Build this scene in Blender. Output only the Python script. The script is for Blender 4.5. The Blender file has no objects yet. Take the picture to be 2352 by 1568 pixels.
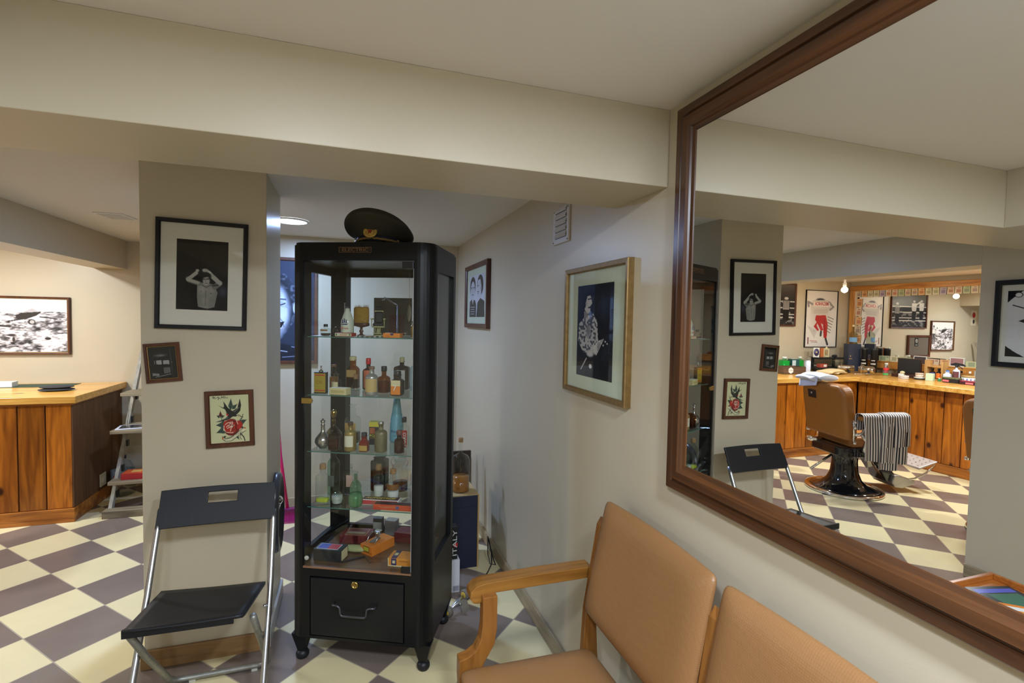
import bpy, bmesh, math, random
import numpy as np
from math import pi, sin, cos, radians
from mathutils import Vector, Matrix
random.seed(4)
S = bpy.context.scene
COL = S.collection

# ------------------------------------------------------------------ camera
CX, CZ = -0.94355, 1.5754
YAW, PITCH, ROLL, FPX = 0.32088, -0.041037, 0.018497, 1137.43
cy_, sy_ = cos(YAW), sin(YAW)
F = Vector((sy_*cos(PITCH), cy_*cos(PITCH), sin(PITCH)))
R = Vector((cy_, -sy_, 0.0)); U = R.cross(F)
R2 = cos(ROLL)*R + sin(ROLL)*U; U2 = -sin(ROLL)*R + cos(ROLL)*U
cam = bpy.data.cameras.new('camera'); co = bpy.data.objects.new('camera', cam); COL.objects.link(co)
M = Matrix(((R2.x, U2.x, -F.x, CX), (R2.y, U2.y, -F.y, 0.0), (R2.z, U2.z, -F.z, CZ), (0, 0, 0, 1)))
co.matrix_world = M
cam.sensor_fit = 'HORIZONTAL'; cam.sensor_width = 36.0; cam.lens = 36.0*FPX/2352.0
cam.clip_start = 0.02; cam.clip_end = 60
S.camera = co

# ------------------------------------------------------------------ world, exposure
w = bpy.data.worlds.new('room_air'); S.world = w; w.use_nodes = True
w.node_tree.nodes['Background'].inputs[0].default_value = (0.55, 0.6, 0.7, 1)
w.node_tree.nodes['Background'].inputs[1].default_value = 0.05
S.view_settings.view_transform = 'Standard'; S.view_settings.look = 'None'
S.view_settings.gamma = 1.0; S.view_settings.exposure = 0.03
S.view_settings.use_curve_mapping = False
try:
    S.cycles.transparent_max_bounces = 40
    S.cycles.max_bounces = 14; S.cycles.glossy_bounces = 8; S.cycles.transmission_bounces = 12
except Exception:
    pass

H = 2.235
# downlights, real ones plus three unseen added for fill: (x, y, radius, colour, watts)
LIGHTS = [(-1.12, 0.12, 0.09, (0.92, 1.03, 1.20), 25.0),
          (-0.42, -0.02, 0.09, (0.92, 1.03, 1.20), 31.0),
          (-1.30, -1.40, 0.10, (0.86, 1.00, 1.22), 28.0),  # unseen lamp behind the camera, added to brighten the main room
          (-1.315, 3.72, 0.100, (0.54, 0.80, 1.40), 25.0),
          (-3.55, 4.35, 0.09, (1.0, 1.03, 1.04), 34.0),
          (-4.40, 3.00, 0.09, (1.0, 1.03, 1.06), 38.0),  # unseen lamp added to fill the nook with light
          (-5.30, 3.00, 0.09, (1.0, 1.03, 1.04), 26.0)]  # second unseen fill lamp, added over the nook counter

def lamp(x, y, z, r, colr, watts, name, spot=None):
    l = bpy.data.lights.new(name, 'AREA'); l.shape = 'DISK'; l.size = r*2; l.energy = watts; l.color = colr
    o = bpy.data.objects.new(name, l); COL.objects.link(o); o.location = (x, y, z)
    return o
for i, (x, y, r, c_, wt) in enumerate(LIGHTS):
    lamp(x, y, H-0.022, r*0.9, c_, wt, 'real_or_added_glow')
pl_ = bpy.data.lights.new('bulb_glow', 'POINT'); pl_.energy = 30.0; pl_.color = (1.0, 0.78, 0.52); pl_.shadow_soft_size = 0.035
po_ = bpy.data.objects.new('bulb_glow', pl_); COL.objects.link(po_); po_.location = (-5.0, 4.6, 2.045)

# ------------------------------------------------------------------ materials
def srgb(c):
    f = lambda v: v/12.92 if v <= 0.04045 else ((v+0.055)/1.055)**2.4
    return tuple(f(v/255.0) for v in c)
_mats = {}
def mat(name, col=(0.5, 0.5, 0.5), rough=0.5, metal=0.0, spec=0.5, noise=0.0, nscale=8.0, bump=0.0, bscale=200.0, emit=None, es=0.0, coat=0.0, sheen=0.0):
    if name in _mats: return _mats[name]
    m = bpy.data.materials.new(name); m.use_nodes = True; nt = m.node_tree; b = nt.nodes['Principled BSDF']
    b.inputs['Base Color'].default_value = (*col, 1); b.inputs['Roughness'].default_value = rough
    b.inputs['Metallic'].default_value = metal; b.inputs['Specular IOR Level'].default_value = spec
    b.inputs['Coat Weight'].default_value = coat; b.inputs['Sheen Weight'].default_value = sheen
    tc = nt.nodes.new('ShaderNodeTexCoord')
    if noise > 0:
        n = nt.nodes.new('ShaderNodeTexNoise'); n.inputs['Scale'].default_value = nscale; n.inputs['Detail'].default_value = 4
        nt.links.new(tc.outputs['Object'], n.inputs['Vector'])
        mx = nt.nodes.new('ShaderNodeMix'); mx.data_type = 'RGBA'
        mx.inputs[6].default_value = (*[v*(1-noise) for v in col], 1); mx.inputs[7].default_value = (*[min(1, v*(1+noise)) for v in col], 1)
        nt.links.new(n.outputs['Fac'], mx.inputs[0]); nt.links.new(mx.outputs[2], b.inputs['Base Color'])
    if bump > 0:
        n2 = nt.nodes.new('ShaderNodeTexNoise'); n2.inputs['Scale'].default_value = bscale
        nt.links.new(tc.outputs['Object'], n2.inputs['Vector'])
        bp = nt.nodes.new('ShaderNodeBump'); bp.inputs['Strength'].default_value = bump; bp.inputs['Distance'].default_value = 0.002
        nt.links.new(n2.outputs['Fac'], bp.inputs['Height']); nt.links.new(bp.outputs[0], b.inputs['Normal'])
    if emit:
        b.inputs['Emission Color'].default_value = (*emit, 1); b.inputs['Emission Strength'].default_value = es
    _mats[name] = m; return m
def flat(rgb, rough=0.5, **k):
    return mat('paint_%d_%d_%d_%d' % (*rgb, int(rough*100)), srgb(rgb), rough, **k)
def glass(name, tint=(1, 1, 1), refl=1.0, rough=0.0):
    if name in _mats: return _mats[name]
    m = bpy.data.materials.new(name); m.use_nodes = True; nt = m.node_tree; nt.nodes.clear()
    o = nt.nodes.new('ShaderNodeOutputMaterial'); t = nt.nodes.new('ShaderNodeBsdfTransparent'); g = nt.nodes.new('ShaderNodeBsdfGlossy')
    t.inputs[0].default_value = (*tint, 1); g.inputs['Roughness'].default_value = rough
    lw = nt.nodes.new('ShaderNodeLayerWeight'); lw.inputs[0].default_value = 0.5
    f = nt.nodes.new('ShaderNodeMath'); f.operation = 'POWER'; f.inputs[1].default_value = 4.5; nt.links.new(lw.outputs['Facing'], f.inputs[0])
    mu = nt.nodes.new('ShaderNodeMath'); mu.operation = 'MULTIPLY_ADD'; mu.inputs[1].default_value = 0.8*refl; mu.inputs[2].default_value = 0.045*refl
    mx = nt.nodes.new('ShaderNodeMixShader')
    nt.links.new(f.outputs[0], mu.inputs[0]); nt.links.new(mu.outputs[0], mx.inputs[0])
    nt.links.new(t.outputs[0], mx.inputs[1]); nt.links.new(g.outputs[0], mx.inputs[2]); nt.links.new(mx.outputs[0], o.inputs[0])
    _mats[name] = m; return m
def wood(name, c1=None, c2=None, scale=(1.2, 1.2, 1.2), axis=2, rough=0.4, knots=False, boards=None, dist=4.0):
    """grain running along `axis`; boards=(axis, width) varies the tone board by board"""
    if name in _mats: return _mats[name]
    m = bpy.data.materials.new(name); m.use_nodes = True; nt = m.node_tree; b = nt.nodes['Principled BSDF']; L = nt.links.new
    b.inputs['Roughness'].default_value = rough
    tc = nt.nodes.new('ShaderNodeTexCoord'); mp = nt.nodes.new('ShaderNodeMapping')
    sc = [18.0*s for s in scale]; sc[axis] = 1.6*scale[axis]
    mp.inputs['Scale'].default_value = sc; L(tc.outputs['Object'], mp.inputs['Vector'])
    n = nt.nodes.new('ShaderNodeTexNoise'); n.inputs['Scale'].default_value = 1.0; n.inputs['Detail'].default_value = 6; n.inputs['Distortion'].default_value = dist*0.3
    L(mp.outputs[0], n.inputs['Vector'])
    rp = nt.nodes.new('ShaderNodeValToRGB'); rp.color_ramp.elements[0].position = 0.3; rp.color_ramp.elements[1].position = 0.7
    rp.color_ramp.elements[0].color = (*c1, 1); rp.color_ramp.elements[1].color = (*c2, 1)
    L(n.outputs['Fac'], rp.inputs[0]); last = rp.outputs[0]
    if boards:
        sp = nt.nodes.new('ShaderNodeSeparateXYZ'); L(tc.outputs['Object'], sp.inputs[0])
        d = nt.nodes.new('ShaderNodeMath'); d.operation = 'DIVIDE'; d.inputs[1].default_value = boards[1]; L(sp.outputs[boards[0]], d.inputs[0])
        fl = nt.nodes.new('ShaderNodeMath'); fl.operation = 'FLOOR'; L(d.outputs[0], fl.inputs[0])
        wn = nt.nodes.new('ShaderNodeTexWhiteNoise'); wn.noise_dimensions = '1D'; L(fl.outputs[0], wn.inputs['W'])
        mr = nt.nodes.new('ShaderNodeMapRange'); mr.inputs[3].default_value = 0.6; mr.inputs[4].default_value = 1.25; L(wn.outputs['Value'], mr.inputs[0])
        vm = nt.nodes.new('ShaderNodeVectorMath'); vm.operation = 'SCALE'; L(last, vm.inputs[0]); L(mr.outputs[0], vm.inputs['Scale']); last = vm.outputs[0]
    if knots:
        v = nt.nodes.new('ShaderNodeTexVoronoi'); v.inputs['Scale'].default_value = 3.4; v.inputs['Randomness'].default_value = 1.0
        mp2 = nt.nodes.new('ShaderNodeMapping'); s2 = [1.6]*3; s2[axis] = 1.0; mp2.inputs['Scale'].default_value = s2
        L(tc.outputs['Object'], mp2.inputs['Vector']); L(mp2.outputs[0], v.inputs['Vector'])
        r2 = nt.nodes.new('ShaderNodeValToRGB'); r2.color_ramp.elements[0].position = 0.07; r2.color_ramp.elements[1].position = 0.15
        r2.color_ramp.elements[0].color = (0.12, 0.07, 0.05, 1); r2.color_ramp.elements[1].color = (1, 1, 1, 1)
        L(v.outputs['Distance'], r2.inputs[0])
        mm = nt.nodes.new('ShaderNodeMix'); mm.data_type = 'RGBA'; mm.blend_type = 'MULTIPLY'; mm.inputs[0].default_value = 1
        L(last, mm.inputs[6]); L(r2.outputs[0], mm.inputs[7]); last = mm.outputs[2]
    L(last, b.inputs['Base Color'])
    bp = nt.nodes.new('ShaderNodeBump'); bp.inputs['Strength'].default_value = 0.15; bp.inputs['Distance'].default_value = 0.003
    L(n.outputs['Fac'], bp.inputs['Height']); L(bp.outputs[0], b.inputs['Normal'])
    _mats[name] = m; return m
def vcol(name='printed_paper', rough=0.35):
    if name in _mats: return _mats[name]
    m = bpy.data.materials.new(name); m.use_nodes = True; nt = m.node_tree; b = nt.nodes['Principled BSDF']
    a = nt.nodes.new('ShaderNodeVertexColor'); a.layer_name = 'Ink'; nt.links.new(a.outputs[0], b.inputs['Base Color'])
    b.inputs['Roughness'].default_value = rough; b.inputs['Specular IOR Level'].default_value = 0.12; _mats[name] = m; return m

WALL = mat('wall_paint', srgb((190, 179, 155)), 0.36, noise=0.02, nscale=2.0, bump=0.08, bscale=260, spec=0.45)
CEIL = mat('ceiling_paint', srgb((214, 208, 199)), 0.75, noise=0.02, nscale=1.5, bump=0.1, bscale=150)
BLACK = mat('black_enamel', (0.0065, 0.007, 0.0075), 0.36, spec=0.28, bump=0.03, bscale=500)
BLACKP = mat('black_plastic', (0.010, 0.011, 0.014), 0.42, spec=0.35, bump=0.15, bscale=900)
DARKF = mat('black_frame_wood', (0.009, 0.009, 0.010), 0.4, spec=.3)
STEEL = mat('brushed_steel', (0.55, 0.57, 0.60), 0.28, 1.0)
OLDSTEEL = mat('worn_steel', (0.30, 0.30, 0.27), 0.5, 0.8, noise=0.35, nscale=60)
CHROME = mat('chrome', (0.85, 0.85, 0.86), 0.06, 1.0)
BRASS = mat('aged_brass', (0.45, 0.32, 0.10), 0.32, 1.0)
GOLD = mat('gilt_wood', (0.23, 0.14, 0.045), 0.42, 0.55, noise=0.4, nscale=40)
CORK = mat('cork', srgb((150, 118, 78)), 0.9, noise=0.3, nscale=120)
PINE = wood('orange_pine_boards', srgb((122, 62, 10)), srgb((190, 112, 28)), axis=2, rough=0.3, knots=True, boards=(0, 0.165))
PINET = wood('pale_pine_top', srgb((190, 130, 50)), srgb((226, 178, 92)), axis=0, rough=0.22, knots=True)
PINETY = wood('pale_pine_top_cross', srgb((190, 130, 50)), srgb((226, 178, 92)), axis=1, rough=0.22, knots=True)
PINEH = wood('stained_pine_rail', srgb((110, 56, 16)), srgb((186, 116, 44)), axis=0, rough=0.35)
MAHOG_Y = wood('dark_stained_wood', srgb((50, 29, 15)), srgb((98, 60, 31)), axis=1, rough=0.3, scale=(1.5, .8, 1.5))
MAHOG_Z = wood('dark_stained_wood_upright', srgb((50, 29, 15)), srgb((98, 60, 31)), axis=2, rough=0.3, scale=(1.5, 1.5, .8))
BROWNF = wood('brown_frame_wood', srgb((62, 30, 16)), srgb((96, 52, 28)), axis=2, rough=0.35)
OAK = wood('varnished_oak', srgb((110, 70, 24)), srgb((156, 108, 46)), axis=0, rough=0.3, scale=(1, 1.4, 1.4))
OAKZ = wood('varnished_oak_upright', srgb((108, 66, 22)), srgb((150, 98, 42)), axis=2, rough=0.3)
GREYW = wood('weathered_ladder_wood', srgb((98, 88, 70)), srgb((150, 136, 108)), axis=0, rough=0.6)
SHELFW = wood('cabinet_base_wood', srgb((82, 60, 42)), srgb((112, 84, 60)), axis=0, rough=0.3)
CLEAR = glass('clear_glass', (0.93, 0.96, 0.95), 1.0)
PANE = glass('cabinet_pane_glass', (0.975, 0.985, 0.98), 0.8)
PICGL = glass('picture_glass', (0.99, 0.99, 0.99), 0.5)
SHELFG = glass('green_edge_shelf_glass', (0.88, 0.94, 0.91), 1.0)
GEDGE = mat('green_glass_edge', (0.05, 0.16, 0.12), 0.15)
WHITE = mat('white_enamel', srgb((222, 222, 220)), 0.4)
MIRR = mat('mirror_silver', (0.90, 0.91, 0.90), 0.0, 1.0)
PRINT = vcol()

def leather(name, c):
    if name in _mats: return _mats[name]
    m = bpy.data.materials.new(name); m.use_nodes = True; nt = m.node_tree; b = nt.nodes['Principled BSDF']; L = nt.links.new
    b.inputs['Roughness'].default_value = 0.42
    tc = nt.nodes.new('ShaderNodeTexCoord'); n = nt.nodes.new('ShaderNodeTexNoise'); n.inputs['Scale'].default_value = 3.0
    L(tc.outputs['Object'], n.inputs['Vector'])
    mx = nt.nodes.new('ShaderNodeMix'); mx.data_type = 'RGBA'; mx.inputs[6].default_value = (*[v*0.86 for v in c], 1); mx.inputs[7].default_value = (*[min(1, v*1.12) for v in c], 1)
    L(n.outputs['Fac'], mx.inputs[0]); L(mx.outputs[2], b.inputs['Base Color'])
    mp = nt.nodes.new('ShaderNodeMapping'); mp.inputs['Rotation'].default_value = (0.0, 0.0, 0.0); L(tc.outputs['Object'], mp.inputs[0])
    v = nt.nodes.new('ShaderNodeTexVoronoi'); v.inputs['Scale'].default_value = 190; v.inputs['Randomness'].default_value = 0.1; L(mp.outputs[0], v.inputs['Vector'])
    bp = nt.nodes.new('ShaderNodeBump'); bp.inputs['Strength'].default_value = 0.35; bp.inputs['Distance'].default_value = 0.0015
    L(v.outputs['Distance'], bp.inputs['Height']); L(bp.outputs[0], b.inputs['Normal'])
    _mats[name] = m; return m
TAN = leather('tan_vinyl', srgb((143, 103, 63)))
TANB = leather('caramel_barber_vinyl', srgb((150, 95, 38)))

# ------------------------------------------------------------------ mesh builder
class MB:
    def __init__(s): s.v = []; s.f = []; s.mi = []; s.sm = []
    def add(s, vs, fs, mi=0, sm=False, mx=None):
        o = len(s.v)
        for p in vs:
            p = Vector(p)
            s.v.append(tuple(mx @ p) if mx is not None else tuple(p))
        for f in fs: s.f.append([i+o for i in f]); s.mi.append(mi); s.sm.append(sm)
        return s
    def box(s, lo, hi, mi=0, mx=None):
        x0, y0, z0 = lo; x1, y1, z1 = hi
        v = [(x0,y0,z0),(x1,y0,z0),(x1,y1,z0),(x0,y1,z0),(x0,y0,z1),(x1,y0,z1),(x1,y1,z1),(x0,y1,z1)]
        return s.add(v, [(0,3,2,1),(4,5,6,7),(0,1,5,4),(1,2,6,5),(2,3,7,6),(3,0,4,7)], mi, False, mx)
    def lathe(s, prof, seg=24, n=2.0, sx=1.0, sy=1.0, mi=0, mx=None, sm=True, cap=True):
        vs = []; fs = []
        for r, z in prof:
            for k in range(seg):
                a = 2*pi*k/seg + (pi/seg if n > 2 else 0); q = (abs(cos(a))**n + abs(sin(a))**n)**(-1.0/n)
                vs.append((r*q*cos(a)*sx, r*q*sin(a)*sy, z))
        for j in range(len(prof)-1):
            for k in range(seg):
                a = j*seg+k; b = j*seg+(k+1) % seg
                fs.append((a, b, b+seg, a+seg))
        if cap:
            fs.append(tuple(reversed(range(seg)))); fs.append(tuple(range((len(prof)-1)*seg, len(prof)*seg)))
        return s.add(vs, fs, mi, sm, mx)
    def tube(s, pts, r, seg=10, mi=0, mx=None, close=False, rs=None):
        pts = [Vector(p) for p in pts]; vs = []; fs = []; n = len(pts)
        prev = None
        for i, p in enumerate(pts):
            d = (pts[min(i+1, n-1)]-pts[max(i-1, 0)])
            if close: d = pts[(i+1) % n]-pts[(i-1) % n]
            d.normalize()
            up = prev if prev is not None else (Vector((0,0,1)) if abs(d.z) < .9 else Vector((1,0,0)))
            a = d.cross(up).normalized(); b = a.cross(d).normalized(); prev = b
            rr = rs[i] if rs else r
            for k in range(seg):
                t = 2*pi*k/seg; vs.append(p + a*cos(t)*rr + b*sin(t)*rr)
        m_ = n if close else n-1
        for j in range(m_):
            for k in range(seg):
                a_ = j*seg+k; b_ = j*seg+(k+1) % seg; c_ = ((j+1) % n)*seg
                fs.append((a_, b_, c_+(k+1) % seg, c_+k))
        if not close:
            fs.append(tuple(reversed(range(seg)))); fs.append(tuple(range((n-1)*seg, n*seg)))
        return s.add(vs, fs, mi, True, mx)
    def prism(s, poly, h0, h1, axis=2, mi=0, mx=None, sm=False):
        n = len(poly)
        def P(p, h): return {2: (p[0], p[1], h), 1: (p[0], h, p[1]), 0: (h, p[0], p[1])}[axis]
        vs = [P(p, h0) for p in poly]+[P(p, h1) for p in poly]
        fs = [tuple(reversed(range(n))), tuple(range(n, 2*n))]+[(i, (i+1) % n, n+(i+1) % n, n+i) for i in range(n)]
        return s.add(vs, fs, mi, sm, mx)
    def ball(s, c, r, seg=20, mi=0, sc=(1,1,1), mx=None):
        vs = []; fs = []; rg = seg//2
        for j in range(rg+1):
            t = pi*j/rg
            for k in range(seg):
                a = 2*pi*k/seg; vs.append((c[0]+r*sc[0]*sin(t)*cos(a), c[1]+r*sc[1]*sin(t)*sin(a), c[2]-r*sc[2]*cos(t)))
        for j in range(rg):
            for k in range(seg):
                a = j*seg+k; b = j*seg+(k+1) % seg; fs.append((a, b, b+seg, a+seg))
        return s.add(vs, fs, mi, True, mx)
    def build(s, name, mats, parent=None, loc=None, bevel=0.0, seg=2, rot=None, subsurf=0, fix=True):
        me = bpy.data.meshes.new(name); me.from_pydata(s.v, [], s.f)
        if not isinstance(mats, (list, tuple)): mats = [mats]
        for m in mats: me.materials.append(m)
        for i, p in enumerate(me.polygons): p.material_index = s.mi[i]; p.use_smooth = s.sm[i]
        if fix:
            bm = bmesh.new(); bm.from_mesh(me); bmesh.ops.recalc_face_normals(bm, faces=bm.faces); bm.to_mesh(me); bm.free()
        o = bpy.data.objects.new(name, me); COL.objects.link(o)
        if parent: o.parent = parent
        if loc: o.location = loc
        if rot: o.rotation_euler = rot
        if subsurf:
            q = o.modifiers.new('soft', 'SUBSURF'); q.levels = subsurf; q.render_levels = subsurf
        if bevel > 0:
            q = o.modifiers.new('edge', 'BEVEL'); q.width = bevel; q.segments = seg; q.limit_method = 'ANGLE'; q.angle_limit = radians(40)
        return o
def thing(name, label, cat, loc=(0,0,0), rz=0.0, group=None, rot=None):
    o = bpy.data.objects.new(name, None); COL.objects.link(o); o.location = loc; o.rotation_euler = rot or (0, 0, rz)
    o.empty_display_size = 0.05; o['label'] = label; o['category'] = cat
    if group: o['group'] = group
    return o
def tag(o, label, cat, group=None):
    o['label'] = label; o['category'] = cat
    if group: o['group'] = group
    return o
def struct(o): o['kind'] = 'structure'; return o
def boxo(name, lo, hi, m, parent=None, bevel=0.0, **k): return MB().box(lo, hi).build(name, m, parent, bevel=bevel, **k)
def text(name, body, size, m, parent, loc, rot=(pi/2, 0, 0), ext=0.0004, width=None, bold=0.0, align='CENTER'):
    c = bpy.data.curves.new(name, 'FONT'); c.body = body; c.size = size; c.extrude = ext; c.align_x = align; c.align_y = 'CENTER'; c.offset = bold
    o = bpy.data.objects.new(name, c); COL.objects.link(o)
    bpy.context.view_layer.update()
    me = bpy.data.meshes.new_from_object(o); bpy.data.objects.remove(o)
    me.name = name; me.materials.clear(); me.materials.append(m)
    o = bpy.data.objects.new(name, me); COL.objects.link(o)
    if width:
        xs = [v.co.x for v in me.vertices]; k = width/max(1e-6, max(xs)-min(xs))
        for v in me.vertices: v.co.x *= k
    o.parent = parent; o.location = loc; o.rotation_euler = rot
    return o

# ------------------------------------------------------------------ painted prints
class Art:
    def __init__(s, w, h, bg=(255, 255, 255)):
        s.w, s.h = w, h; s.a = np.empty((h, w, 3)); s.a[:] = bg
        s.x, s.y = np.meshgrid((np.arange(w)+.5)/w, (np.arange(h)+.5)/h)
        s.asp = h/w; s.rs = np.random.RandomState(7)
    def put(s, m, c):
        m = np.clip(m, 0, 1)[..., None]; s.a = s.a*(1-m)+np.array(c, float)*m; return s
    def ell(s, cx, cy, rx, ry, c, rot=0, soft=.15, k=1.0):
        dx = s.x-cx; dy = (s.y-cy)*s.asp; ry = ry*s.asp; cr, sr = cos(rot), sin(rot)
        u = (dx*cr+dy*sr)/rx; v = (-dx*sr+dy*cr)/ry; d = np.sqrt(u*u+v*v)
        return s.put(k*(1-(d-1+soft)/max(soft, 1e-3)), c) if soft > 0 else s.put((d < 1)*k, c)
    def poly(s, pts, c, k=1.0):
        m = np.zeros_like(s.x, bool); n = len(pts); j = n-1
        for i in range(n):
            xi, yi = pts[i]; xj, yj = pts[j]
            if yi != yj:
                m ^= ((yi > s.y) != (yj > s.y)) & (s.x < (xj-xi)*(s.y-yi)/(yj-yi)+xi)
            j = i
        return s.put(m*k, c)
    def line(s, pts, wd, c, k=1.0):
        d = np.full_like(s.x, 9.)
        for (x0, y0), (x1, y1) in zip(pts[:-1], pts[1:]):
            y0, y1 = y0*s.asp, y1*s.asp; dx, dy = x1-x0, y1-y0; L = dx*dx+dy*dy+1e-12
            t = np.clip(((s.x-x0)*dx+(s.y*s.asp-y0)*dy)/L, 0, 1)
            d = np.minimum(d, np.hypot(s.x-x0-t*dx, s.y*s.asp-y0-t*dy))
        return s.put(k*np.clip((wd-d)*s.w+.5, 0, 1), c)
    def noise(s, nx, ny, seed=0):
        g = np.random.RandomState(seed).rand(ny+2, nx+2)
        X = s.x*nx; Y = s.y*ny; i = X.astype(int); j = Y.astype(int); fx = X-i; fy = Y-j
        fx = fx*fx*(3-2*fx); fy = fy*fy*(3-2*fy)
        return (g[j, i]*(1-fx)+g[j, i+1]*fx)*(1-fy)+(g[j+1, i]*(1-fx)+g[j+1, i+1]*fx)*fy
    def mesh(s, name, W, Hh, parent, y=0.0):
        nx, nz = s.w, s.h
        X = np.linspace(-W/2, W/2, nx+1); Z = np.linspace(Hh/2, -Hh/2, nz+1)
        vs = [(x, y, z) for z in Z for x in X]
        fs = [(j*(nx+1)+i, (j+1)*(nx+1)+i, (j+1)*(nx+1)+i+1, j*(nx+1)+i+1) for j in range(nz) for i in range(nx)]
        me = bpy.data.meshes.new(name); me.from_pydata(vs, [], fs); me.materials.append(PRINT)
        ca = me.color_attributes.new('Ink', 'FLOAT_COLOR', 'CORNER')
        a = np.clip(s.a, 0, 255)/255.0; lin = np.where(a <= .04045, a/12.92, ((a+.055)/1.055)**2.4).reshape(-1, 3)
        c4 = np.ones((nx*nz, 4)); c4[:, :3] = lin
        ca.data.foreach_set('color', np.repeat(c4, 4, axis=0).astype(np.float32).ravel())
        o = bpy.data.objects.new(name, me); COL.objects.link(o); o.parent = parent
        return o

def frame_bm(W, Hh, fw, d, y0=0.0, steps=None):
    """mitred frame in the XZ plane, wall side at y=0, front at y=-d. steps: profile [(inset, depth)] from outer edge to inner"""
    prof = steps or [(0, 0), (0, d*.85), (fw*.12, d), (fw*.8, d*.95), (fw, d*.7), (fw, 0)]
    b = MB(); n = len(prof); vs = []
    for t, dd in prof:
        for sx, sz in ((-1,-1),(1,-1),(1,1),(-1,1)): vs.append((sx*(W/2-t), -dd+y0, sz*(Hh/2-t)))
    fs = []
    for j in range(n):
        k = (j+1) % n
        for c in range(4): fs.append((j*4+c, j*4+(c+1) % 4, k*4+(c+1) % 4, k*4+c))
    return b.add(vs, fs)
def picture(name, label, cx, cy, cz, rz, W, Hh, fw, fm, art, matte=0.0, mattem=None, depth=0.022, roll=0.0, gl=True, inner=None, mz=0.0, mw=None):
    t = thing(name, label, 'picture', (cx, cy, cz), rot=(0, roll, rz) if abs(roll) > 0 and rz == 0 else (0, 0, rz))
    if abs(roll) > 0 and rz != 0:
        t.rotation_mode = 'XYZ'
        t.rotation_euler = (Matrix.Rotation(rz, 4, 'Z') @ Matrix.Rotation(roll, 4, 'Y')).to_euler()
    frame_bm(W, Hh, fw, depth).build('frame', fm, t)
    boxo('backing', (-W/2+fw*.5, -depth*.35, -Hh/2+fw*.5), (W/2-fw*.5, -0.001, Hh/2-fw*.5), flat((60, 50, 40)), t)
    iw, ih = W-2*fw, Hh-2*fw
    if matte:
        mw_ = mw or matte
        boxo('mat_board', (-iw/2-.002, -depth*.45, -ih/2-.002), (iw/2+.002, -depth*.37, ih/2+.002), mattem, t)
        aw, ah = iw-2*mw_, ih-2*matte
    else: aw, ah = iw, ih
    if inner: frame_bm(iw+.003, ih+.003, inner, depth*.75).build('gilt_slip', GOLD, t)
    o = art.mesh('print', aw, ah, t, -depth*.47); o.location.z = mz
    if gl: boxo('glass', (-iw/2, -depth*.62, -ih/2), (iw/2, -depth*.56, ih/2), PICGL, t)
    return t

# ================================================================== THE SETTING
GS, GT, GX, GY = 0.33, -0.8122, -2.8522, 4.3569
def floor_material():
    m = bpy.data.materials.new('checker_tiles'); m.use_nodes = True; nt = m.node_tree; L = nt.links.new; b = nt.nodes['Principled BSDF']
    uv = nt.nodes.new('ShaderNodeUVMap'); uv.uv_map = 'tiles'
    sp = nt.nodes.new('ShaderNodeSeparateXYZ'); L(uv.outputs[0], sp.inputs[0])
    def mth(op, a, b_=None):
        n = nt.nodes.new('ShaderNodeMath'); n.operation = op
        for i, v in enumerate((a, b_)):
            if v is None: continue
            if isinstance(v, (int, float)): n.inputs[i].default_value = v
            else: L(v, n.inputs[i])
        return n.outputs[0]
    fx = mth('FLOOR', sp.outputs[0]); fy = mth('FLOOR', sp.outputs[1])
    par = mth('FLOORED_MODULO', mth('ADD', fx, fy), 2.0)
    def edge(o):
        f = mth('FRACT', o); return mth('MINIMUM', f, mth('SUBTRACT', 1.0, f))
    gr = mth('LESS_THAN', mth('MINIMUM', edge(sp.outputs[0]), edge(sp.outputs[1])), 0.0075)
    tc = nt.nodes.new('ShaderNodeTexCoord'); n = nt.nodes.new('ShaderNodeTexNoise'); n.inputs['Scale'].default_value = 6; n.inputs['Detail'].default_value = 5
    L(tc.outputs['Object'], n.inputs['Vector'])
    def two(c, k):
        x = nt.nodes.new('ShaderNodeMix'); x.data_type = 'RGBA'; x.inputs[6].default_value = (*[v*(1-k) for v in c], 1); x.inputs[7].default_value = (*[v*(1+k) for v in c], 1)
        L(n.outputs['Fac'], x.inputs[0]); return x.outputs[2]
    a = nt.nodes.new('ShaderNodeMix'); a.data_type = 'RGBA'; L(par, a.inputs[0]); L(two(srgb((222, 209, 164)), .07), a.inputs[6]); L(two(srgb((122, 109, 100)), .14), a.inputs[7])
    g = nt.nodes.new('ShaderNodeMix'); g.data_type = 'RGBA'; L(gr, g.inputs[0]); L(a.outputs[2], g.inputs[6]); g.inputs[7].default_value = (*srgb((168, 158, 138)), 1)
    L(g.outputs[2], b.inputs['Base Color']); b.inputs['Roughness'].default_value = 0.24; b.inputs['Specular IOR Level'].default_value = 0.45
    bp = nt.nodes.new('ShaderNodeBump'); bp.inputs['Strength'].default_value = 0.25; bp.inputs['Distance'].default_value = 0.001; bp.invert = True
    L(gr, bp.inputs['Height']); L(bp.outputs[0], b.inputs['Normal'])
    return m
fm_ = MB().box((-6.6, -2.4, -0.05), (0.0, 5.55, 0.0)).build('floor', floor_material())
uvl = fm_.data.uv_layers.new(name='tiles'); c_, s_ = cos(GT), sin(GT)
for lp in fm_.data.loops:
    v = fm_.data.vertices[lp.vertex_index].co; dx, dy = v.x-GX, v.y-GY
    uvl.data[lp.index].uv = ((dx*c_+dy*s_)/GS, (dx*s_-dy*c_)/GS)
struct(fm_)
def sbox(name, lo, hi, m=WALL, bevel=0.0): return struct(boxo(name, lo, hi, m, bevel=bevel))
sbox('ceiling', (-6.6, -2.4, H), (0.12, 5.55, H+.12), CEIL)
sbox('wall_right', (0.0, -2.4, -0.05), (0.12, 4.405, H))
sbox('wall_alcove_back', (-1.9, 4.405, 0), (0.12, 4.525, H))
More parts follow.
